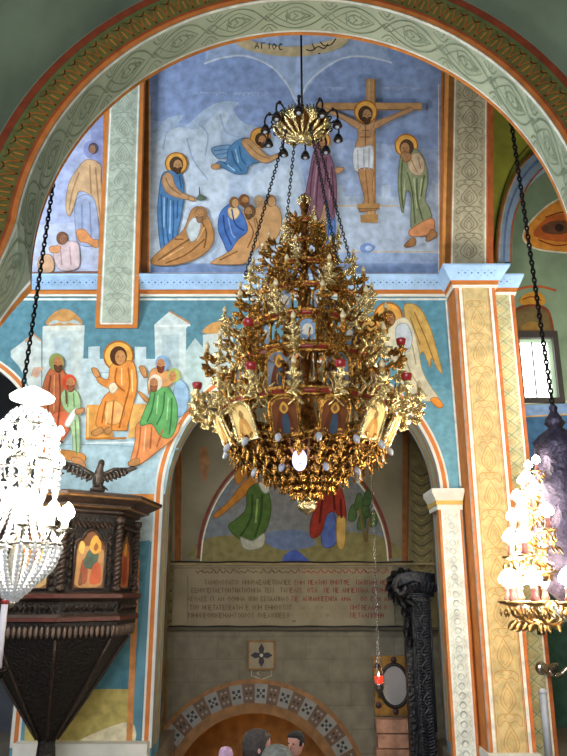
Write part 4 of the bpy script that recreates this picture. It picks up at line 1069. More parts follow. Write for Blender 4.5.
def gilt_arm():     # unit-length branch from the ring (x=0) to the light (x=1)
    b = MB()
    b.tube(cr([(0, 0, 0), (.22, 0, -.2), (.52, 0, -.28), (.82, 0, -.16), (.97, 0, .0), (1, 0, .12)], 4, False), [.05] * 12 + [.042] * 9, 6)
    b.tube(cr([(.1, 0, -.05), (.3, 0, .12), (.55, 0, .14), (.66, 0, 0), (.52, 0, -.1), (.42, 0, .0)], 3, False), .034, 5)
    b.tube(cr([(.75, 0, -.2), (.9, 0, -.32), (1.02, 0, -.26), (.98, 0, -.14)], 3, False), .03, 5)
    for t, z, dx, dz in ((.2, -.18, .3, -1), (.5, -.28, .3, -1), (.8, -.18, 1, -.6), (.35, .1, .2, 1), (.6, .1, .8, .8), (.1, 0, -.2, 1), (.75, .05, .7, .9), (.9, -.1, 1, .2)):
        leaf(b, (t, 0, z), (dx, .35, dz), (0, 1, .2), .27, .085); leaf(b, (t, 0, z), (dx, -.35, dz), (0, -1, .2), .27, .085)
    b.lathe([(.03, .1), (.06, .14), (.17, .2), (.19, .23), (.09, .23), (.07, .25), (.07, .33), (.10, .36), (.04, .37)], 10, (1, 0, 0), 0, None, 0, .12, 5)
    b.tube([(1, 0, .1), (1, 0, -.1)], .03, 5); b.ball((1, 0, -.16), .06, 6, 5, 0, (1, 1, 1.5))
    for a in range(5): leaf(b, (1, 0, .16), (cos(a * 1.257), sin(a * 1.257), -.1), (0, 0, 1), .22, .07, 0, .5)
    return b


arm_me = gilt_arm().build('arm', GOLD, ch, True); COL.objects.unlink(arm_me)
armb_me = gilt_arm().build('arm', GOLDB, ch, True); COL.objects.unlink(armb_me)
cup = MB().lathe([(.05, .34), (.12, .38), (.15, .52), (.14, .56), (.1, .57)], 10, (1, 0, 0)).build('red_cup', REDCUP, None, True); COL.objects.unlink(cup)
cand = MB().lathe([(.06, .34), (.06, .48), (.03, .49)], 8, (1, 0, 0)).build('candle', CANDB, None, True); COL.objects.unlink(cand)
flam = MB().lathe([(.03, .46), (.075, .54), (.07, .6), (.03, .68), (.004, .72)], 8, (1, 0, 0)).build('bulb', BULBC, None, True); COL.objects.unlink(flam)

tiers = [(224, 10, 5, 21, .1), (248, 18, 7, 36, .5), (272, 28, 9, 51, .3), (300, 40, 10, 67, .0), (332, 53, 12, 82, .2), (368, 67, 14, 98, .1), (412, 82, 18, 113, .05)]
prev = None
for ti, (y, rp, n, tip, ph) in enumerate(tiers):
    R_ = Rr(rp, y); T_ = Rr(tip, y); z = H(y); L = T_ - R_ * .96; hh = Rr(5 if ti < 4 else 8, y)
    rb = MB(); N = 40
    prof = [(R_ - .015, -hh * .6), (R_ + .02, -hh * .6), (R_ + .03, -hh * .4), (R_ + .008, -hh * .25), (R_ + .008, hh * .25), (R_ + .03, hh * .4), (R_ + .02, hh * .6), (R_ - .015, hh * .6), (R_ - .015, -hh * .6)]
    vs = [(r * cos(2 * pi * k / N), r * sin(2 * pi * k / N), z + zz) for r, zz in prof for k in range(N)]
    rb.add(vs, [(i * N + k, i * N + (k + 1) % N, (i + 1) * N + (k + 1) % N, (i + 1) * N + k) for i in range(len(prof) - 1) for k in range(N)])
    for k in range(len(rb.m)):
        if k // N == 3: rb.m[k] = 1
    nl = n * 2
    for k in range(nl):
        a = 2 * pi * k / nl; c = Vector((R_ * cos(a), R_ * sin(a), z + hh * .6)); leaf(rb, c, (cos(a) * .35, sin(a) * .35, 1), (-sin(a), cos(a), 0), hh * 1.6, hh * .45, 0, .12); leaf(rb, c - Vector((0, 0, hh * 1.2)), (cos(a) * .3, sin(a) * .3, -1), (sin(a), -cos(a), 0), hh * 1.2, hh * .42, 0, .12)
        rb.ball((R_ * cos(a + .1) + .02 * cos(a), R_ * sin(a + .1) + .02 * sin(a), z), hh * .25, 6, 4)
    rb.build('tier_ring', [GOLD, ENAMEL], ch, True)
    for k in range(n):
        a = 2 * pi * k / n + ph + random.uniform(-.04, .04)
        src = arm_me if k % 2 else armb_me
        if ti == 6: src = armb_me
        sl = L * random.uniform(.94, 1.05)
        A = inst(src, ch, (R_ * .96 * cos(a), R_ * .96 * sin(a), z), a, sl if ti > 1 else (L, L * 1.3, L * 1.3))
        if (ti == 6 and k % 2 == 0) or (ti == 5 and k % 4 == 1): inst(cup, A)
        else: inst(cand, A); inst(flam, A)
    if prev:      # curved struts between the rings
        r0, z0_ = prev
        st = MB(); st.tube(cr([(r0, 0, z0_), (r0 + (R_ - r0) * .15, 0, z0_ + (z - z0_) * .45), (R_ + .02, 0, z0_ + (z - z0_) * .75), (R_, 0, z)], 4, False), .022, 5)
        for t in (.2, .45, .7): leaf(st, (r0 + (R_ - r0) * t, 0, z0_ + (z - z0_) * t), (1, .0, .3), (0, 1, 0), .1, .04); leaf(st, (r0 + (R_ - r0) * t, 0, z0_ + (z - z0_) * t), (1, .0, .3), (0, -1, 0), .1, .04)
        ns = min(n, 12)
        s0 = st.build('strut', GOLD, ch, True); s0.rotation_euler = (0, 0, ph + .2)
        for k in range(1, ns): inst(s0, ch, (0, 0, 0), ph + .2 + 2 * pi * k / ns)
    prev = (R_, z)


def icon_panel(name, w_, h_, bgc, figs, frame_m, arch=True):
    r = None; b = MB()
    out = [(-w_ / 2, -h_ / 2), (w_ / 2, -h_ / 2), (w_ / 2, h_ * .25)] + ([(w_ / 2 * cos(a), h_ * .25 + h_ * .28 * sin(a)) for a in [pi * k / 8 for k in range(1, 8)]] if arch else [(w_ / 2, h_ / 2), (-w_ / 2, h_ / 2)]) + [(-w_ / 2, h_ * .25)]
    b.slab([Vector((0, x, z)) for x, z in out], (.025, 0, 0), 0)
    b.tube([(.03, x * 1.03, z * 1.03) for x, z in out], .014, 5, 0, True)
    o = b.build(name, frame_m)
    p = Paint(lambda x, y, off=0: Vector((.026 + off, x, y)), .002)
    if bgc: p.P(bgc, [(x * .86, z * .88) for x, z in out], False)
    for colr, pts in figs: p.P(colr, [(x * w_, y * h_) for x, y in pts])
    if figs or bgc: p.build('painted_icon', o)
    return o


dk = [('#5a2f1c', [(-.28, -.42), (.28, -.42), (.24, .0), (.1, .18), (-.1, .18), (-.24, .0)]), ('#3a4a5a', [(-.1, -.42), (.14, -.42), (.12, .02), (-.06, .04)]), ('#c9973f', [(-.16, .2), (0, .06), (.16, .2), (0, .38)]), ('#7a5434', [(-.08, .2), (0, .12), (.08, .2), (0, .3)])]
cp = [('#b98a4a', [(-.3, -.42), (.3, -.42), (.2, .0), (0, .12), (-.2, .0)]), ('#8a6a3a', [(-.12, .18), (0, .06), (.12, .18), (0, .32)]), ('#caa860', [(-.1, -.36), (.1, -.36), (.05, -.1), (-.05, -.1)])]
pan = icon_panel('icon_panel', Rr(26, 370), Rr(40, 370), '#6f7680', dk, GOLD); COL.objects.unlink(pan)
pl2 = icon_panel('icon_plaque', Rr(26, 420), Rr(34, 420), '#e0c486', cp, GOLDB); COL.objects.unlink(pl2)
pl3 = icon_panel('icon_plaque', Rr(26, 420), Rr(34, 420), '#6a3e22', dk, GOLD); COL.objects.unlink(pl3)
med = icon_panel('medallion', Rr(16, 330), Rr(22, 330), '#7f9cba', [('#d8d4c8', [(-.3, -.2), (.3, -.2), (.2, .2), (-.2, .2)])], GOLD); COL.objects.unlink(med)
for src, n, rp, y, tilt, ph in ((pan, 8, 67, 389, .06, .39), (med, 8, 55, 349, .12, .0), (med, 8, 43, 316, .1, .3)):
    for k in range(n):
        a = 2 * pi * k / n + ph - pi / 2; R_ = Rr(rp, y)
        c = inst(src, ch, (R_ * cos(a), R_ * sin(a), H(y)), rot=(0, 0, a))
        for kid in src.children: inst(kid, c)
for k in range(12):
    a = 2 * pi * (k + .5) / 12 - pi / 2; R_ = Rr(83, 434); src = pl3 if k in (0, 11, 5, 6) else pl2
    M_ = Matrix.Rotation(a, 3, 'Z') @ Matrix.Rotation(.42, 3, 'Y')
    c = inst(src, ch, (R_ * cos(a), R_ * sin(a), H(434)), rot=M_.to_euler())
    for kid in src.children: inst(kid, c)
for o_ in (pan, pl2, pl3, med):
    for kid in list(o_.children): COL.objects.unlink(kid)
# openwork bowl
bp = [(76, 447), (72, 452), (64, 459), (53, 467), (40, 475), (27, 483), (15, 489), (7, 494)]
bw = MB(); bw.lathe([(Rr(r - 5, y), H(y)) for r, y in bp], 32); bw.build('bowl', GOLDD, ch, True)
fg = MB(); NB = 24
for k in range(NB):
    a = 2 * pi * k / NB; pts = [(Rr(r, y) * cos(a), Rr(r, y) * sin(a), H(y)) for r, y in bp]; fg.tube(cr(pts, 2, False), .018, 5)
    for i in range(len(bp) - 1):
        r, y = bp[i]; aa = a + pi / NB
        c = Vector((Rr(r, y) * cos(aa), Rr(r, y) * sin(aa), H(y + 3))); sc_ = max(.3, r / 86)
        nrm = Vector((cos(aa), sin(aa), -.8)).normalized(); tg = Vector((-sin(aa), cos(aa), 0)); dn = nrm.cross(tg)
        for s in (-1, 1):
            fg.tube([c + tg * (s * .01), c + tg * (s * .07 * sc_) + dn * .03 + nrm * .01, c + tg * (s * .06 * sc_) + dn * .08 + nrm * .02, c + tg * (s * .02) + dn * .07 + nrm * .015], .013, 4)
        leaf(fg, c, dn * (1 if dn.z < 0 else -1) + nrm * .5, nrm, .11 * sc_ + .03, .035)
for (r, y) in bp[:-1]:
    N = 48; fg.tube([(Rr(r, y) * cos(2 * pi * k / N), Rr(r, y) * sin(2 * pi * k / N), H(y)) for k in range(N)], .02, 5, 0, True)
fg.build('bowl_filigree', GOLD, ch, True)
fin = MB(); fin.lathe([(.09, H(492)), (.05, H(496)), (.03, H(499)), (.06, H(502)), (.09, H(506)), (.06, H(511)), (.02, H(513)), (.005, H(516))], 12, (0, 0, 0), 0, None, 0, .15, 6)
for k in range(6):
    a = k * pi / 3; leaf(fin, (0, 0, H(503)), (cos(a), sin(a), -.3), (0, 0, 1), .11, .035)
fin.build('finial', GOLDB, ch, True)
bb = MB(); bb.lathe([(.02, .05), (.035, .03), (.036, 0)], 8, (0, 0, 0), 0); bb0 = bb.build('bulb_socket', GOLDD, ch, True); COL.objects.unlink(bb0)
bl = MB().lathe([(.018, 0), (.036, -.03), (.042, -.06), (.03, -.1), (.008, -.125)], 9).build('bulb', FROST, None, True); COL.objects.unlink(bl)
for n, rp, y, ph in ((14, 80, 449, .1), (8, 52, 471, .3)):
    for k in range(n):
        a = 2 * pi * k / n + ph - pi / 2; R_ = Rr(rp, y); s = inst(bb0, ch, (R_ * cos(a), R_ * sin(a), H(y)), rot=(Matrix.Rotation(a, 3, 'Z') @ Matrix.Rotation(-.5, 3, 'Y')).to_euler(), sc=.8); inst(bl, s)
# the one lit lamp at the bottom front of the bowl
lb = MB().ball((-.09, -Rr(50, 460) - .09, H(470)), .085, 12, 8, 0, (.85, .85, 1.25)).build('lit_bulb', mat('lit_bulb_cool', '#b4b0ff', .3, 0, 0, emit=3.2), ch, True)

# ------------------------------------------------------------------ crystal chandelier on the left
def bulb_mesh(r): return MB().lathe([(.012, 0), (.02, .02), (r, .05), (r * 1.1, .085), (r * .7, .14), (.006, .18)], 10)


def strand(b, pts, n, r, hang=0):
    pts = cr(pts, 6, False); 
    seg = [Vector(p) for p in pts]; tot = sum((seg[i + 1] - seg[i]).length for i in range(len(seg) - 1))
    for k in range(n):
        t = tot * (k + .5) / n
        for i in range(len(seg) - 1):
            l = (seg[i + 1] - seg[i]).length
            if t <= l or i == len(seg) - 2: c = seg[i].lerp(seg[i + 1], min(1, t / max(l, 1e-6))); break
            t -= l
        b.lathe([(.002, -r * 1.3), (r, 0), (.002, r * 1.3)], 6, c, 0)


LX_ = U(24, 480, YC).x; zl = lambda y: U(24, y, YC).z; LB = zl(606)
lc = empty('crystal_chandelier', (LX_, YC, LB), 'brightly lit crystal chandelier at the left edge in front of the carved pulpit', 'chandelier')
h = lambda y: zl(y) - LB
pxm = lambda r, y: r / ppm(Vector((LX_, YC, zl(y))))
tp = U(50, 205, YC); bt = U(23, 388, YC); d = (tp - bt); tp2 = bt + d * 2.35
chain('chain', bt - Vector((LX_, YC, LB)), tp2 - Vector((LX_, YC, LB)), lc, .018, .075)
MB().lathe([(.02, h(386)), (.07, h(388)), (pxm(17, 396), h(393)), (pxm(22, 396), h(397)), (pxm(21, 397), h(400)), (.12, h(403)), (.03, h(405))], 28).build('canopy_dish', mat('milk_glass', '#f4efe2', .35, 0, .04, 5, emit=2.5), lc, True)
MB().lathe([(.03, h(402)), (.045, h(430)), (.03, h(470)), (.06, h(500)), (.03, h(530)), (.08, h(560)), (.03, h(600)), (.05, h(603)), (.01, h(608))], 12).build('stem', mat('silvered_brass', '#a8a49a', .25, .9, .2, 9), lc, True)
for rp, y in ((26, 428), (33, 462), (42, 545)):
    N = 32; MB().tube([(pxm(rp, y) * cos(2 * pi * k / N), pxm(rp, y) * sin(2 * pi * k / N), h(y)) for k in range(N)], .016, 6, 0, True).build('ring', MATS['silvered_brass'], lc, True)
for k in range(16):
    a = 2 * pi * k / 16; ca, sa = cos(a), sin(a); b = MB()
    strand(b, [(pxm(8, 408) * ca, pxm(8, 408) * sa, h(409)), (pxm(22, 420) * ca, pxm(22, 420) * sa, h(419)), (pxm(33, 460) * ca, pxm(33, 460) * sa, h(460))], 12, .026)
    strand(b, [(pxm(33, 462) * ca, pxm(33, 462) * sa, h(463)), (pxm(33, 475) * ca, pxm(33, 475) * sa, h(490))], 5, .03)
    b.build('crystal_strand', CRYS, lc)
for k in range(20):
    a = 2 * pi * k / 20 + .1; ca, sa = cos(a), sin(a); b = MB()
    strand(b, [(pxm(43, 545) * ca, pxm(43, 545) * sa, h(545)), (pxm(36, 570) * ca, pxm(36, 570) * sa, h(567)), (pxm(16, 590) * ca, pxm(16, 590) * sa, h(588)), (.04 * ca, .04 * sa, h(600))], 14, .03)
    strand(b, [(pxm(12, 480) * ca, pxm(12, 480) * sa, h(488)), (pxm(28, 515) * ca, pxm(28, 515) * sa, h(525)), (pxm(43, 545) * ca, pxm(43, 545) * sa, h(545))], 12, .024)
    b.build('crystal_strand', CRYS, lc)
arm = MB(); arm.tube(cr([(.04, 0, 0), (.2, 0, -.1), (.36, 0, -.08), (.44, 0, .05)], 4, False), .013, 6); arm.lathe([(.015, .04), (.06, .06), (.07, .075), (.02, .08), (.02, .14), (.01, .145)], 9, (.44, 0, 0))
b1 = arm.build('arm', MATS['silvered_brass'], lc, True); COL.objects.unlink(b1)
b2 = bulb_mesh(.06).build('bulb', LIT, None, True); b2.location = (.44, 0, .14); COL.objects.unlink(b2)
for n, y, s, ph in ((8, 446, .72, .15), (8, 476, .8, .5), (10, 536, 1.08, .1)):
    for k in range(n):
        c = inst(b1, lc, (0, 0, h(y)), 2 * pi * k / n + ph, s); q = inst(b2, c, b2.location)
for k in range(10):
    a = 2 * pi * k / 10; b = MB(); b.lathe([(.004, .06), (.03, .02), (.034, 0), (.02, -.05), (.003, -.08)], 7, (pxm(33, 490) * cos(a), pxm(33, 490) * sin(a), h(492))); b.build('crystal_drop', CRYS, lc)
for yy, e in ((450, 95), (522, 95)):
    o = light('crystal_chandelier_glow', 'POINT', (0, 0, h(yy)), e, (1, .90, .74), shadow_soft=.22); o.parent = lc

# ------------------------------------------------------------------ chandelier on the right
RX_ = U(563, 500, YC).x; zr = lambda y: U(563, y, YC).z; RB = zr(622)
rc_ = empty('brass_chandelier', (RX_, YC, RB), 'dark-bodied chandelier with blazing bulbs at the right edge before the yellow pier', 'chandelier')
h = lambda y: zr(y) - RB
pxm = lambda r, y: r / ppm(Vector((RX_, YC, zr(y))))
tp = U(514, 141, YC); bt = U(553, 408, YC); d = tp - bt
chain('chain', bt - Vector((RX_, YC, RB)), bt + d * 1.9 - Vector((RX_, YC, RB)), rc_, .019, .075)
fx = bt - Vector((RX_, YC, RB))
b = MB(); N = 28; prof = [(2, 404), (4, 408), (3, 412), (7, 418), (9, 423), (6, 428), (13, 434), (20, 442), (22, 452), (19, 462), (24, 474), (26, 486), (21, 500), (25, 514), (28, 528), (23, 545), (26, 560), (18, 574), (22, 590), (10, 604), (4, 616), (1, 622)]
vs = []
for i, (r, y) in enumerate(prof):
    for k in range(N):
        a = 2 * pi * k / N; rr = pxm(r, y) * (1 + .16 * cos(5 * (a + i * .33)) + .07 * cos(11 * (a - i * .5))); xo = fx.x * max(0, 1 - i / 6)
        vs.append((rr * cos(a) + xo, rr * sin(a), h(y)))
b.add(vs, [(i * N + k, i * N + (k + 1) % N, (i + 1) * N + (k + 1) % N, (i + 1) * N + k) for i in range(len(prof) - 1) for k in range(N)])
b.build('body', mat('purple_bronze', '#4a4458', .4, .5, .4, 10, .7, 18), rc_, True)
arm = MB(); arm.tube(cr([(.1, 0, -.02), (.25, 0, -.16), (.45, 0, -.16), (.58, 0, -.02)], 4, False), .018, 6); arm.tube(cr([(.2, 0, -.1), (.32, 0, .02), (.42, 0, -.03), (.36, 0, -.1)], 3, False), .014, 5)
for t in (.25, .4, .52): leaf(arm, (t, 0, -.15), (.6, .0, -.7), (0, 1, .1), .12, .04); leaf(arm, (t, 0, -.13), (.3, .0, .8), (0, -1, .1), .11, .035)
arm.lathe([(.02, -.02), (.08, .0), (.1, .02), (.04, .03)], 10, (.58, 0, 0), 0, None, 0, .12, 5)
for a in range(5): arm.lathe([(.002, -.12), (.02, -.08), (.002, -.04)], 5, (.58 + .08 * cos(a * 1.257), .08 * sin(a * 1.257), 0))
b1 = arm.build('arm', mat('pale_brass', '#b99a68', .28, 1, .3, 10, .4, 26), rc_, True); COL.objects.unlink(b1)
b2 = MB().lathe([(.03, .02), (.045, .05), (.03, .08), (.028, .12), (.036, .14), (.02, .15)], 10, (.58, 0, 0)).build('red_cup', mat('red_candle_cup', '#b0706a', .3, 0, .1, 8), None, True); COL.objects.unlink(b2)
b3 = bulb_mesh(.075).build('bulb', LIT, None, True); b3.location = (.58, 0, .14); COL.objects.unlink(b3)
for n, y, s, ph in ((6, 474, .55, .45), (8, 492, .68, .2), (9, 512, .78, .5), (10, 534, .88, .25), (10, 558, .96, .4), (12, 604, 1.08, .1)):
    for k in range(n):
        a = 2 * pi * k / n + ph + pi
        if y < 590 and sin(a) < .25 and cos(a) > -.62: continue     # the side towards the viewer is bare
        c = inst(b1, rc_, (0, 0, h(y)), a, s); inst(b2, c); inst(b3, c, b3.location)
for k in range(12):
    a = 2 * pi * k / 12 + .3; b = MB(); strand(b, [(pxm(52, 604) * cos(a), pxm(52, 604) * sin(a), h(603)), (pxm(40, 616) * cos(a), pxm(40, 616) * sin(a), h(612)), (pxm(18, 622) * cos(a), pxm(18, 622) * sin(a), h(617)), (0, 0, h(620))], 12, .028); b.build('crystal_strand', CRYS, rc_)
for yy, e, dx in ((500, 120, -.42), (560, 150, -.46)):
    o = light('brass_chandelier_glow', 'POINT', (dx, .1, h(yy)), e, (1, .86, .66), shadow_soft=.22); o.parent = rc_

# ------------------------------------------------------------------ carved pulpit
PCX, PCY = -2.9, 9.72
zf = lambda y: U(85, y, 9.0).z
zb_ = zf(756)
pu = empty('pulpit', (PCX, PCY, 0), 'dark carved octagonal wooden pulpit with painted icon panels on the left pier', 'pulpit')
WOOD = mat('carved_walnut', '#30231c', .5, 0, .4, 7, .6, 22); WOODD = mat('carved_walnut_dark', '#15100e', .55, 0, .4, 9, .9, 26); WOODR = mat('carved_moulding_red', '#4a221c', .5, 0, .3, 8); WOODL = mat('carved_moulding_gold', '#8a6438', .45, .2, .3, 8)
OA = math.atan2(-.958, .285)


def octo(name, prof, mats, mis=None, parent=pu):
    b = MB(); vs = []
    for r, z in prof:
        for k in range(8): vs.append((r * cos(OA + k * pi / 4), r * sin(OA + k * pi / 4), z))
    for i in range(len(prof) - 1):
        b.add(vs[i * 8:(i + 2) * 8], [(k, (k + 1) % 8, 8 + (k + 1) % 8, 8 + k) for k in range(8)], mis[i] if mis else 0)
    b.add(vs[:8], [tuple(range(8))], mis[0] if mis else 0); b.add(vs[-8:], [tuple(range(8))], mis[-1] if mis else 0)
    return b.build(name, mats, parent)


cone = octo('tapered_base', [(.1, zf(752)), (.16, zf(744)), (.44, zf(706)), (.72, zf(666)), (.90, zf(640)), (.96, zf(632))], [WOODD])
octo('stem', [(.2, 0), (.2, .1), (.12, .2), (.1, zf(752))], [WOODD])
for k in range(8):
    a = OA + k * pi / 4; MB().tube([(r * cos(a), r * sin(a), z) for r, z in ((.12, zf(752)), (.18, zf(744)), (.45, zf(706)), (.73, zf(666)), (.91, zf(640)))], .02, 5).build('rib', WOOD, cone, True)
octo('dentil_band', [(.90, zf(636)), (.95, zf(636)), (.97, zf(626)), (.99, zf(626)), (.99, zf(622))], [WOODD])
for k in range(8):
    a0, a1 = OA + k * pi / 4, OA + (k + 1) * pi / 4; b = MB()
    for t in range(11):
        f = (t + .5) / 11; c = Vector((cos(a0), sin(a0), 0)).lerp(Vector((cos(a1), sin(a1), 0)), f) * .975; b.lathe([(.008, zf(638)), (.024, zf(634)), (.026, zf(629)), (.012, zf(626))], 6, (c.x, c.y, 0))
    b.build('dentil_row', mat('dentil_wood', '#5a4a40', .5, 0, .3, 9), pu, True)
octo('lower_moulding', [(.97, zf(623)), (1.03, zf(621)), (1.03, zf(617)), (.985, zf(614)), (.985, zf(602)), (1.05, zf(598)), (1.05, zf(594)), (.93, zf(592))], [WOOD, WOODR, WOODD], [0, 1, 0, 2, 0, 1, 0])
body = octo('body', [(.91, zf(594)), (.91, zf(512))], [WOODD])
co_ = octo('cornice', [(.9, zf(514)), (.98, zf(512)), (.98, zf(510)), (1.06, zf(508)), (1.10, zf(507)), (1.10, zf(505)), (1.24, zf(499.5)), (1.27, zf(498)), (1.27, zf(495)), (1.15, zf(493)), (.95, zf(492))], [WOOD, WOODL, WOODD], [0, 0, 0, 1, 0, 0, 1, 0, 0, 0])
ICS = {0: [('#a07a52', [(-.45, -.45), (.45, -.45), (.45, .2), (-.45, .2)]), ('#8a4e3c', [(-.3, -.4), (-.05, -.4), (-.08, -.05), (-.25, 0)]), ('#4a5a50', [(-.2, -.1), (.15, -.15), (.3, .1), (.1, .25), (-.1, .15)]), ('#a8563c', [(.05, -.42), (.4, -.4), (.35, -.05), (.12, -.1)]), ('#c99a4c', [(-.02, .22), (.16, .12), (.36, .22), (.3, .42), (.12, .48), (0, .38)]), ('#8a5a3a', [(.1, .24), (.18, .18), (.26, .26), (.18, .34)]), ('#caa05a', [(-.4, .2), (-.25, .12), (-.2, .3), (-.34, .36)]), ('#6a4a34', [(-.34, -.45), (-.2, -.45), (-.26, -.2)])],
       7: [('#a88c5c', [(-.45, -.45), (.45, -.45), (.45, .2), (-.45, .2)]), ('#b5622e', [(-.42, -.1), (-.2, -.1), (-.18, .25), (-.36, .3)]), ('#5c6a6a', [(-.2, -.25), (.2, -.3), (.3, -.1), (-.1, -.08)]), ('#c4a04a', [(.2, -.2), (.42, -.25), (.42, .2), (.25, .15)]), ('#8a4a34', [(-.1, .0), (.12, 0), (.1, .3), (-.1, .3)])],
       1: [('#9a5a30', [(-.4, -.45), (.4, -.45), (.35, .2), (-.35, .2)]), ('#7a3420', [(-.2, -.4), (.25, -.4), (.2, .1), (-.15, .1)]), ('#c08a3c', [(-.15, .2), (.05, .1), (.2, .22), (.03, .38)])]}
for k in range(8):
    a0, a1 = OA + k * pi / 4, OA + (k + 1) * pi / 4; am = (a0 + a1) / 2; R_ = .91 * cos(pi / 8)
    n_ = Vector((cos(am), sin(am), 0)); t_ = Vector((-sin(am), cos(am), 0)); zc_ = (zf(590) + zf(516)) / 2
    wd = 2 * .91 * sin(pi / 8); ph_ = zf(530) - zf(586); pz = (zf(586) + zf(530)) / 2 - .03
    fb = MB()
    def P3(u, v, off): return n_ * (R_ + off) + t_ * u + Vector((0, 0, v))
    ww = wd * .29; out = [(-ww, -ph_ / 2), (ww, -ph_ / 2), (ww, ph_ * .32), (ww * .6, ph_ * .40), (ww * .35, ph_ * .52), (0, ph_ * .58), (-ww * .35, ph_ * .52), (-ww * .6, ph_ * .40), (-ww, ph_ * .32)]
    fb.tube([P3(x, pz + y, .015) for x, y in out], .022, 5, 0, True)
    # carved leaves above and beside the panel
    for q in range(9):
        u = (q - 4) * wd * .085; leaf(fb, P3(u, zf(519) - .02, .0), n_ * .6 + Vector((0, 0, -1)), n_, .1, .03)
    for q in range(7):
        for s in (-1, 1): fb.tube([P3(s * wd * .33, pz - ph_ * .45 + q * ph_ * .14, .02), P3(s * wd * .37, pz - ph_ * .40 + q * ph_ * .14, .035), P3(s * wd * .33, pz - ph_ * .35 + q * ph_ * .14, .02)], .014, 4)
    for q in range(10):
        u = (q - 4.5) * wd * .09; fb.tube([P3(u - .03, zf(611), .08), P3(u, zf(605), .1), P3(u + .03, zf(611), .08)], .012, 4)
    fr_ = fb.build('panel_frame', WOOD, pu, True)
    p = Paint(lambda x, y, off=0: P3(x, pz + y, .004 + off), .002)
    p.P('#6e4c34', out, False)
    for colr, pts in ICS.get(k, ICS[1]): p.P(colr, [(x * ww * 1.9, y * ph_ * .95) for x, y in pts])
    p.build('painted_icon', fr_)
    # twisted corner column
    tw = MB(); cx_, cy_ = .945 * cos(a0), .945 * sin(a0); zl0, zl1 = zf(590), zf(520)
    for s in (0, pi):
        tw.tube([(cx_ + .026 * cos(s + t * 1.05), cy_ + .026 * sin(s + t * 1.05), zl0 + (zl1 - zl0) * t / 44) for t in range(45)], .026, 6)
    tw.lathe([(.06, zl0 - .01), (.06, zl0 + .03), (.04, zl0 + .05)], 8, (cx_, cy_, 0)); tw.lathe([(.035, zl1 - .04), (.065, zl1), (.065, zl1 + .06)], 8, (cx_, cy_, 0))
    tw.build('twisted_column', WOOD, pu, True)

# bronze bird on the pulpit
bp_ = U(97, 491, 8.95); bird = empty('bird_sculpture', (bp_.x, 8.95, zf(492) + .002), 'dark bird sculpture with spread wings perched on the pulpit cornice', 'sculpture')
BIRD = mat('bird_bronze', '#3a332e', .45, .5, .4, 12, .5, 30)
b = MB(); b.lathe([(.09, 0), (.09, .03), (.05, .05)], 12)
secs = [((.0, .05, .05), .05), ((.0, .02, .10), .07), ((.01, .0, .17), .075), ((.02, -.03, .24), .055), ((.035, -.05, .30), .04), ((.045, -.06, .335), .042), ((.05, -.075, .355), .036), ((.055, -.11, .355), .012)]
b.tube(cr([s[0] for s in secs], 3, False), [v[0] for v in cr([(s[1],) for s in secs], 3, False)], 10)
b.tube([(.055, -.10, .36), (.06, -.14, .35), (.06, -.15, .335)], [.018, .012, .004], 6)
for s in (-1, 1): b.tube([(s * .04, 0, .1), (s * .045, -.02, .04)], .016, 5)
b.build('body', BIRD, bird, True)
for s, ang, ln in ((-1, .40, .50), (1, .30, .34)):
    wg = MB()
    root = Vector((s * .05, 0, .2)); d0 = Vector((s * cos(ang), .1, sin(ang)))
    wg.tube([root, root + d0 * ln * .45 + Vector((0, 0, .03)), root + d0 * ln * .92], [.032, .026, .01], 6)
    for i in range(9):
        t = i / 8; st = root + d0 * (ln * (.1 + .85 * t)); fd = Vector((s * (.35 + .8 * t), .05, -.75 + .7 * t)).normalized()
        leaf(wg, st, fd, (0, -1, .1), .13 - .03 * abs(t - .5), .028, 0, .08)
    for i in range(7):
        t = i / 6; leaf(wg, root + d0 * (ln * (.05 + .75 * t)) + Vector((0, -.02, .0)), (s * .4, 0, -1), (0, -1, .1), .09, .028, 0, .08)
    wg.build('wing', BIRD, bird, True)
tl = MB()
for i in range(5): leaf(tl, ((i - 2) * .02, .05, .09), ((i - 2) * .15, .8, -.35), (0, 0, 1), .16, .024, 0, .0)
tl.build('tail', BIRD, bird, True)

# ------------------------------------------------------------------ dark carved post at the right of the opening
YPO = 11.75
po_c = U(423, 700, YPO); tz = U(410, 573, YPO).z
BLK = mat('ebony_carved', '#101014', .38, .1, .4, 9, .8, 20); BLK2 = mat('ebony_worn', '#2a2c32', .4, .1, .4, 12, .8, 18)
po = empty('carved_post', (po_c.x, YPO, .0), 'tall black carved wooden post with a scrolled capital beside the white column', 'post')
m_ = ppm(po_c)
sh = MB(); sh.box((.02, 0, tz * .44 - .85), (.27, .27, tz * .88 + 1.7)); sh.box((.02, 0, -1.6), (.36, .36, .2))
sh.box((-.16, .05, tz * .42 - .85), (.12, .2, tz * .84 + 1.7)); sh.build('shaft', BLK, po)
cv = MB()
for t in range(66):
    z = -.75 + t * (tz * .84 + .75) / 66
    for s in (-1, 1): cv.tube(cr([(.02, -.15, z), (.02 + s * .07, -.165, z + .02), (.02 + s * .1, -.15, z + .05), (.02 + s * .05, -.165, z + .06)], 2, False), .014, 4)
cv.tube([(.02 + .035 * sin(t * .5), -.155, .25 + t * (tz * .82 - .25) / 100) for t in range(101)], .02, 5)
for xx in (-.12, .15): cv.tube([(xx, -.14, .2), (xx, -.14, tz * .86)], .016, 5)
cv.build('carved_vine', BLK2, po, True)
cp_ = MB(); cp_.box((.0, 0, tz - .1), (.42, .42, .06)); cp_.box((-.02, 0, tz - .18), (.36, .36, .1))
for i in range(6): cp_.tube([(-.4 + .01 * i, -.19 + .0 * i, tz - .05 - i * .03), (-.1, -.24, tz - .0 - i * .02), (.24, -.22, tz - .04 - i * .035)], .028, 5)
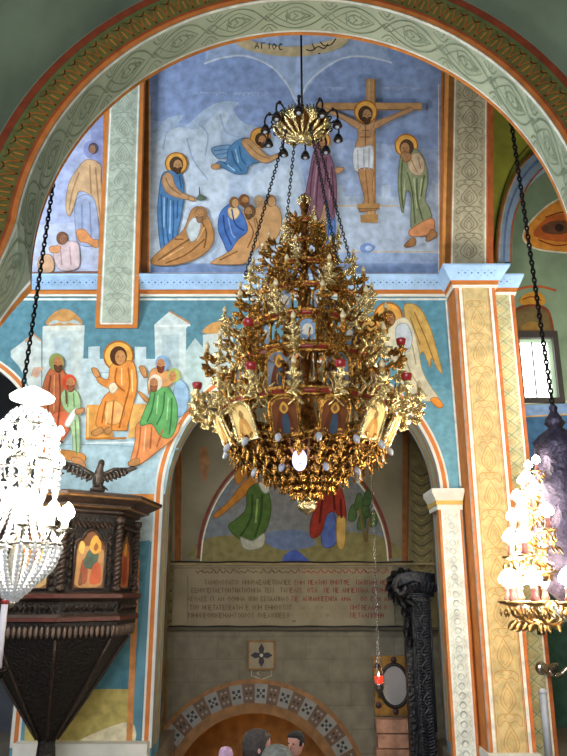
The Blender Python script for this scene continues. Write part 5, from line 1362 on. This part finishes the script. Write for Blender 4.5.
for i in range(4): cp_.tube([(-.2, -.15 - .0 * i, tz - .25 - i * .03), (.22, -.16, tz - .26 - i * .03)], .016, 5)
for i in range(7):
    a = i * .45; leaf(cp_, (-.05 + .04 * i, -.2, tz - .3), (.1 * (i - 3), -.3, .6), (0, -1, .2), .16, .05)
cp_.build('capital', BLK2, po, True)
scl = MB()
for yy in (-.15, -.05, .05, .15): scl.tube([(-.26 + (.17 - .0095 * t) * cos(t * .42 + .5), yy, tz - .22 + (.2 - .0105 * t) * sin(t * .42 + .5)) for t in range(18)], [.095 - .002 * t for t in range(18)], 8)
for t in range(9): leaf(scl, (-.26 + .16 * cos(t * .5 + 1), -.19, tz - .22 + .18 * sin(t * .5 + 1)), (cos(t * .5 + 1.6), -.25, sin(t * .5 + 1.6)), (0, -1, 0), .14, .06)
for i, (x, z) in enumerate(((-.2, -.46), (-.22, -.58), (-.17, -.72), (-.2, -.86), (-.16, -1.0))): scl.ball((x, -.1, tz + z), .075, 8, 6, 0, (1, 1, 1.2)); leaf(scl, (x, -.16, tz + z + .05), (-.4, -.2, -1), (0, -1, 0), .14, .05)
scl.build('scroll', BLK, po, True)

# ------------------------------------------------------------------ small hanging votive lamp
vz = U(379, 684, 12.55); vo = empty('votive_lamp', (vz.x, 12.55, vz.z - .22), 'small hanging votive lamp with a red glass before the oval plaque', 'lamp')
MB().lathe([(.005, 0), (.03, .03), (.02, .07), (.06, .12), (.085, .17), (.07, .2), (.09, .22), (.07, .23)], 14).build('silver_cup', mat('silver', '#b8b4b0', .22, .95, .15, 10), vo, True)
MB().lathe([(.05, .23), (.065, .27), (.07, .33), (.06, .34)], 12).build('red_glass', mat('red_lamp_glass', '#d0301c', .2, 0, 0, emit=1.6), vo, True)
MB().lathe([(.006, .29), (.018, .33), (.012, .37), (.002, .41)], 8).build('flame', mat('flame', '#ffd9a0', .4, 0, 0, emit=5), vo, True)
for k in range(3):
    a = k * 2.09; chain('chain', (.085 * cos(a), .085 * sin(a), .22), (0, 0, .85), vo, .008, .04, MATS['silver'])
chain('hanging_chain', (0, 0, .85), (0, 0, 6.38 - vz.z + .22), vo, .007, .07, MATS['silver'])

# ------------------------------------------------------------------ sconce arm on the pier and candle stand at the left
sc0 = PST.pt(541, 668); so = empty('wall_sconce', (sc0.x, YST, sc0.z), 'silver branching sconce arm on the pier edge at lower right', 'sconce')
SIL = MATS['silver']; MB().lathe([(.09, 0), (.09, .02), (.05, .04), (.02, .05)], 14, (0, 0, 0), 0, Matrix.Rotation(radians(90), 3, 'X')).build('wall_plate', SIL, so, True)
sa_ = MB(); sa_.tube(cr([(0, -.03, 0), (.05, -.14, -.06), (.2, -.22, -.05), (.33, -.24, .06), (.5, -.24, .1)], 4, False), .03, 7)
for k in range(5): leaf(sa_, (.02 + .05 * k, -.14 - .02 * k, -.04), (.5 - .35 * k, -.3, .5 - .2 * k), (0, -1, .3), .17, .05)
sa_.build('arm', SIL, so, True)
cu = MB().lathe([(.02, .08), (.07, .12), (.1, .17), (.08, .175)], 12, (.5, -.24, 0)); cu.build('candle_cup', SIL, so, True)
MB().lathe([(.03, .16), (.03, .34), (.01, .35)], 8, (.5, -.24, 0)).build('candle', CREAM, so, True)
# white pipe running down the pier return
pz0 = PST.pt(541, 690); pipe = MB(); pipe.tube([(pz0.x, YST - .06, .02), (pz0.x, YST - .06, pz0.z)], .05, 10); pipe.lathe([(.06, pz0.z - .04), (.06, pz0.z), (.03, pz0.z + .03)], 10, (pz0.x, YST - .06, 0))
tag(pipe.build('pipe', mat('pale_blue_pipe', '#c4cddc', .5, 0, .1, 6), None, True), 'pale bluish pipe running down the pier edge under the silver sconce', 'pipe')
cs = empty('candle_stand', (U(1, 640, 7.0).x, 7.0, 0), 'tall stand with a thick white candle at the far left edge below the crystal chandelier', 'candle stand')
cz0, cz1 = U(2, 668, 7).z, U(4, 603, 7).z
MB().lathe([(.22, 0), (.22, .03), (.08, .08), (.03, .14), (.025, cz0 - .1), (.09, cz0 - .04), (.1, cz0)], 14).build('stand', BRONZE, cs, True)
MB().lathe([(.032, cz0), (.03, cz1), (.015, cz1 + .01)], 12).build('candle', mat('white_wax', '#dcd8e0', .5, 0, .05, 5), cs, True)
MB().lathe([(.034, cz1 - .01), (.036, cz1 + .02), (.015, cz1 + .03)], 10).build('red_rim', REDCUP, cs, True)

# ------------------------------------------------------------------ seated people, heads just in view
for Y, lab in ((4.58, 'long dark wooden bench nearest the viewer, out of sight below the grey-haired person'), (5.53, 'middle dark wooden bench below the dark-haired person'), (6.48, 'dark wooden bench farthest from the viewer, below the person in the black cap')):
    be = empty('bench', (.0, Y, 0), lab, 'bench', 'benches of the seated people')
    MB().box((0, 0, .43), (3.2, .36, .05)).build('seat', WOOD, be)
    for xx in (-1.5, 0, 1.5): MB().box((xx, 0, .2025), (.06, .3, .405)).build('leg', WOOD, be)


def person(x, top, face, cloth, hairc, label, style, skin, Y):
    # seated figure; face: heading angle of the face (0 looks at the back wall), body looks at the back wall
    root = empty('person', (x, Y, 0), label, 'person')
    k = (top - .455) / .85
    J = {'pel': (0, 0, .1), 'sp': (0, .0, .28), 'ch': (0, .01, .42), 'nk': (0, .01, .56), 'nk2': (0, .02, .64)}
    V = [(0, -.02, .1), (0, -.01, .26), (0, 0, .42), (0, 0, .54), (0, .01, .62)]; R_ = [.16, .145, .155, .07, .055]; Eg = [(0, 1), (1, 2), (2, 3), (3, 4)]
    for s in (-1, 1):
        i = len(V); V += [(s * .17, 0, .47), (s * .22, .05, .24), (s * .12, .26, .18), (s * .08, .33, .17)]; R_ += [.065, .05, .04, .032]; Eg += [(2, i), (i, i + 1), (i + 1, i + 2), (i + 2, i + 3)]
        i = len(V); V += [(s * .1, .05, .09), (s * .11, .44, .08), (s * .11, .46, -.35), (s * .12, .58, -.4)]; R_ += [.095, .07, .05, .035]; Eg += [(0, i), (i, i + 1), (i + 1, i + 2), (i + 2, i + 3)]
    me = bpy.data.meshes.new('tmp'); me.from_pydata([(a * k, b * k, .455 + c * k) for a, b, c in V], Eg, [])
    o = bpy.data.objects.new('tmp', me); COL.objects.link(o)
    sk = o.modifiers.new('s', 'SKIN'); sd = o.modifiers.new('d', 'SUBSURF'); sd.levels = 1; sd.render_levels = 1
    for i, r in enumerate(R_): me.skin_vertices[0].data[i].radius = (r * k, r * k)
    me.skin_vertices[0].data[0].use_root = True
    dg = bpy.context.evaluated_depsgraph_get(); em = bpy.data.meshes.new_from_object(o.evaluated_get(dg)); bpy.data.objects.remove(o)
    b = MB(); lim = .455 + .57 * k
    for f in em.polygons:
        b.f.append(tuple(f.vertices)); b.m.append(0 if f.center.z > lim else 1)
    b.v = [tuple(v.co) for v in em.vertices]
    M_ = Matrix.Rotation(face, 3, 'Z'); hc = Vector((0, .015 * k, .455 + .735 * k)); hr = .115 * k
    # head facing +y in its own frame
    prof = [(.002, -1.12), (.34, -1.08), (.52, -.85), (.62, -.5), (.70, -.1), (.74, .3), (.70, .65), (.5, .9), (.25, 1.0), (.002, 1.02)]
    hb = MB().lathe(prof, 18); hv = []
    for (px, py, pz) in hb.v:
        py *= 1.22
        if py > 0 and pz < -.3: py *= 1.0
        if py < 0 and pz < -.45: py *= .55
        hv.append((px, py, pz))
    b.add([M_ @ Vector(v) * hr + hc for v in hv], hb.f, 0)
    ex = MB(); ex.tube([(0, .84, .12), (0, 1.0, -.14), (0, 1.04, -.26), (0, .86, -.32)], [.08, .1, .13, .08], 6)
    for s in (-1, 1): ex.ball((s * .74, -.05, -.05), .2, 8, 6, 0, (.4, .8, 1.2))
    ex.tube([(-.22, .84, -.58), (0, .92, -.56), (.22, .84, -.58)], .06, 5)
    b.add([M_ @ Vector(v) * hr + hc for v in ex.v], ex.f, 0)
    ey = MB()
    for s in (-1, 1): ey.ball((s * .28, .80, .06), .1, 8, 5, 0, (1.2, .6, .8))
    b.add([M_ @ Vector(v) * hr + hc for v in ey.v], ey.f, 2)
    b.build('body', [mat('skin_' + skin[1:], skin, .55, 0, .08, 9), mat('cloth_' + cloth[1:], cloth, .85, 0, .2, 9), mat('eyes', '#2a201c', .3, 0, 0)], root, True)
    hh = MB().lathe([(.78, -.15), (.82, .25), (.79, .65), (.58, .96), (.3, 1.08), (.002, 1.1)] if style != 'scarf' else [(.8, -1.2), (.86, -.6), (.88, .0), (.86, .5), (.64, .95), (.3, 1.1), (.002, 1.13)], 18)
    vv = []
    for (px, py, pz) in hh.v:
        py *= 1.2
        if py > 0 and pz < .55: py = min(py, .35 if style != 'scarf' else .62); 
        if style == 'hair' and py < .2 and pz < 0: pz -= .45
        vv.append((px, py, pz))
    hcol = mat('hair_' + hairc[1:], hairc, .8, 0, .35, 30, .4, 60)
    q = MB(); q.add([M_ @ Vector(v) * hr + hc for v in vv], hh.f); q.build('hair' if style != 'scarf' and style != 'cap' else ('headscarf' if style == 'scarf' else 'cap'), hcol, root, True)
    return root


def at(px, py, Y): p = U(px, py, Y); return p.x, p.z
for px, py, Y, face, cl, hr_, lab, sty, sk_ in (
    (257, 731, 5.55, -1.25, '#3f4a58', '#3a3330', 'seated person with short dark hair turned to the right', 'hair', '#b08078'),
    (296, 732, 6.5, 2.5, '#4a3038', '#141416', 'seated person in a black cap facing the viewer, rightmost head', 'cap', '#b58474'),
    (226, 748, 6.5, .3, '#5a4a60', '#a98aa4', 'seated person in a lilac headscarf, leftmost head', 'scarf', '#a87860'),
    (277, 747.5, 4.6, .1, '#39424a', '#6a6c66', 'seated person with grey hair seen from behind, between the two taller heads', 'hair', '#a87860')):
    x, z = at(px, py, Y); person(x, z, face, cl, hr_, lab, sty, sk_, Y)
# warm lamp inside the low doorway tunnel
o = light('doorway_lamp', 'POINT', (DX, YR + 1.6, .1), 16, (1, .72, .42), shadow_soft=.15)
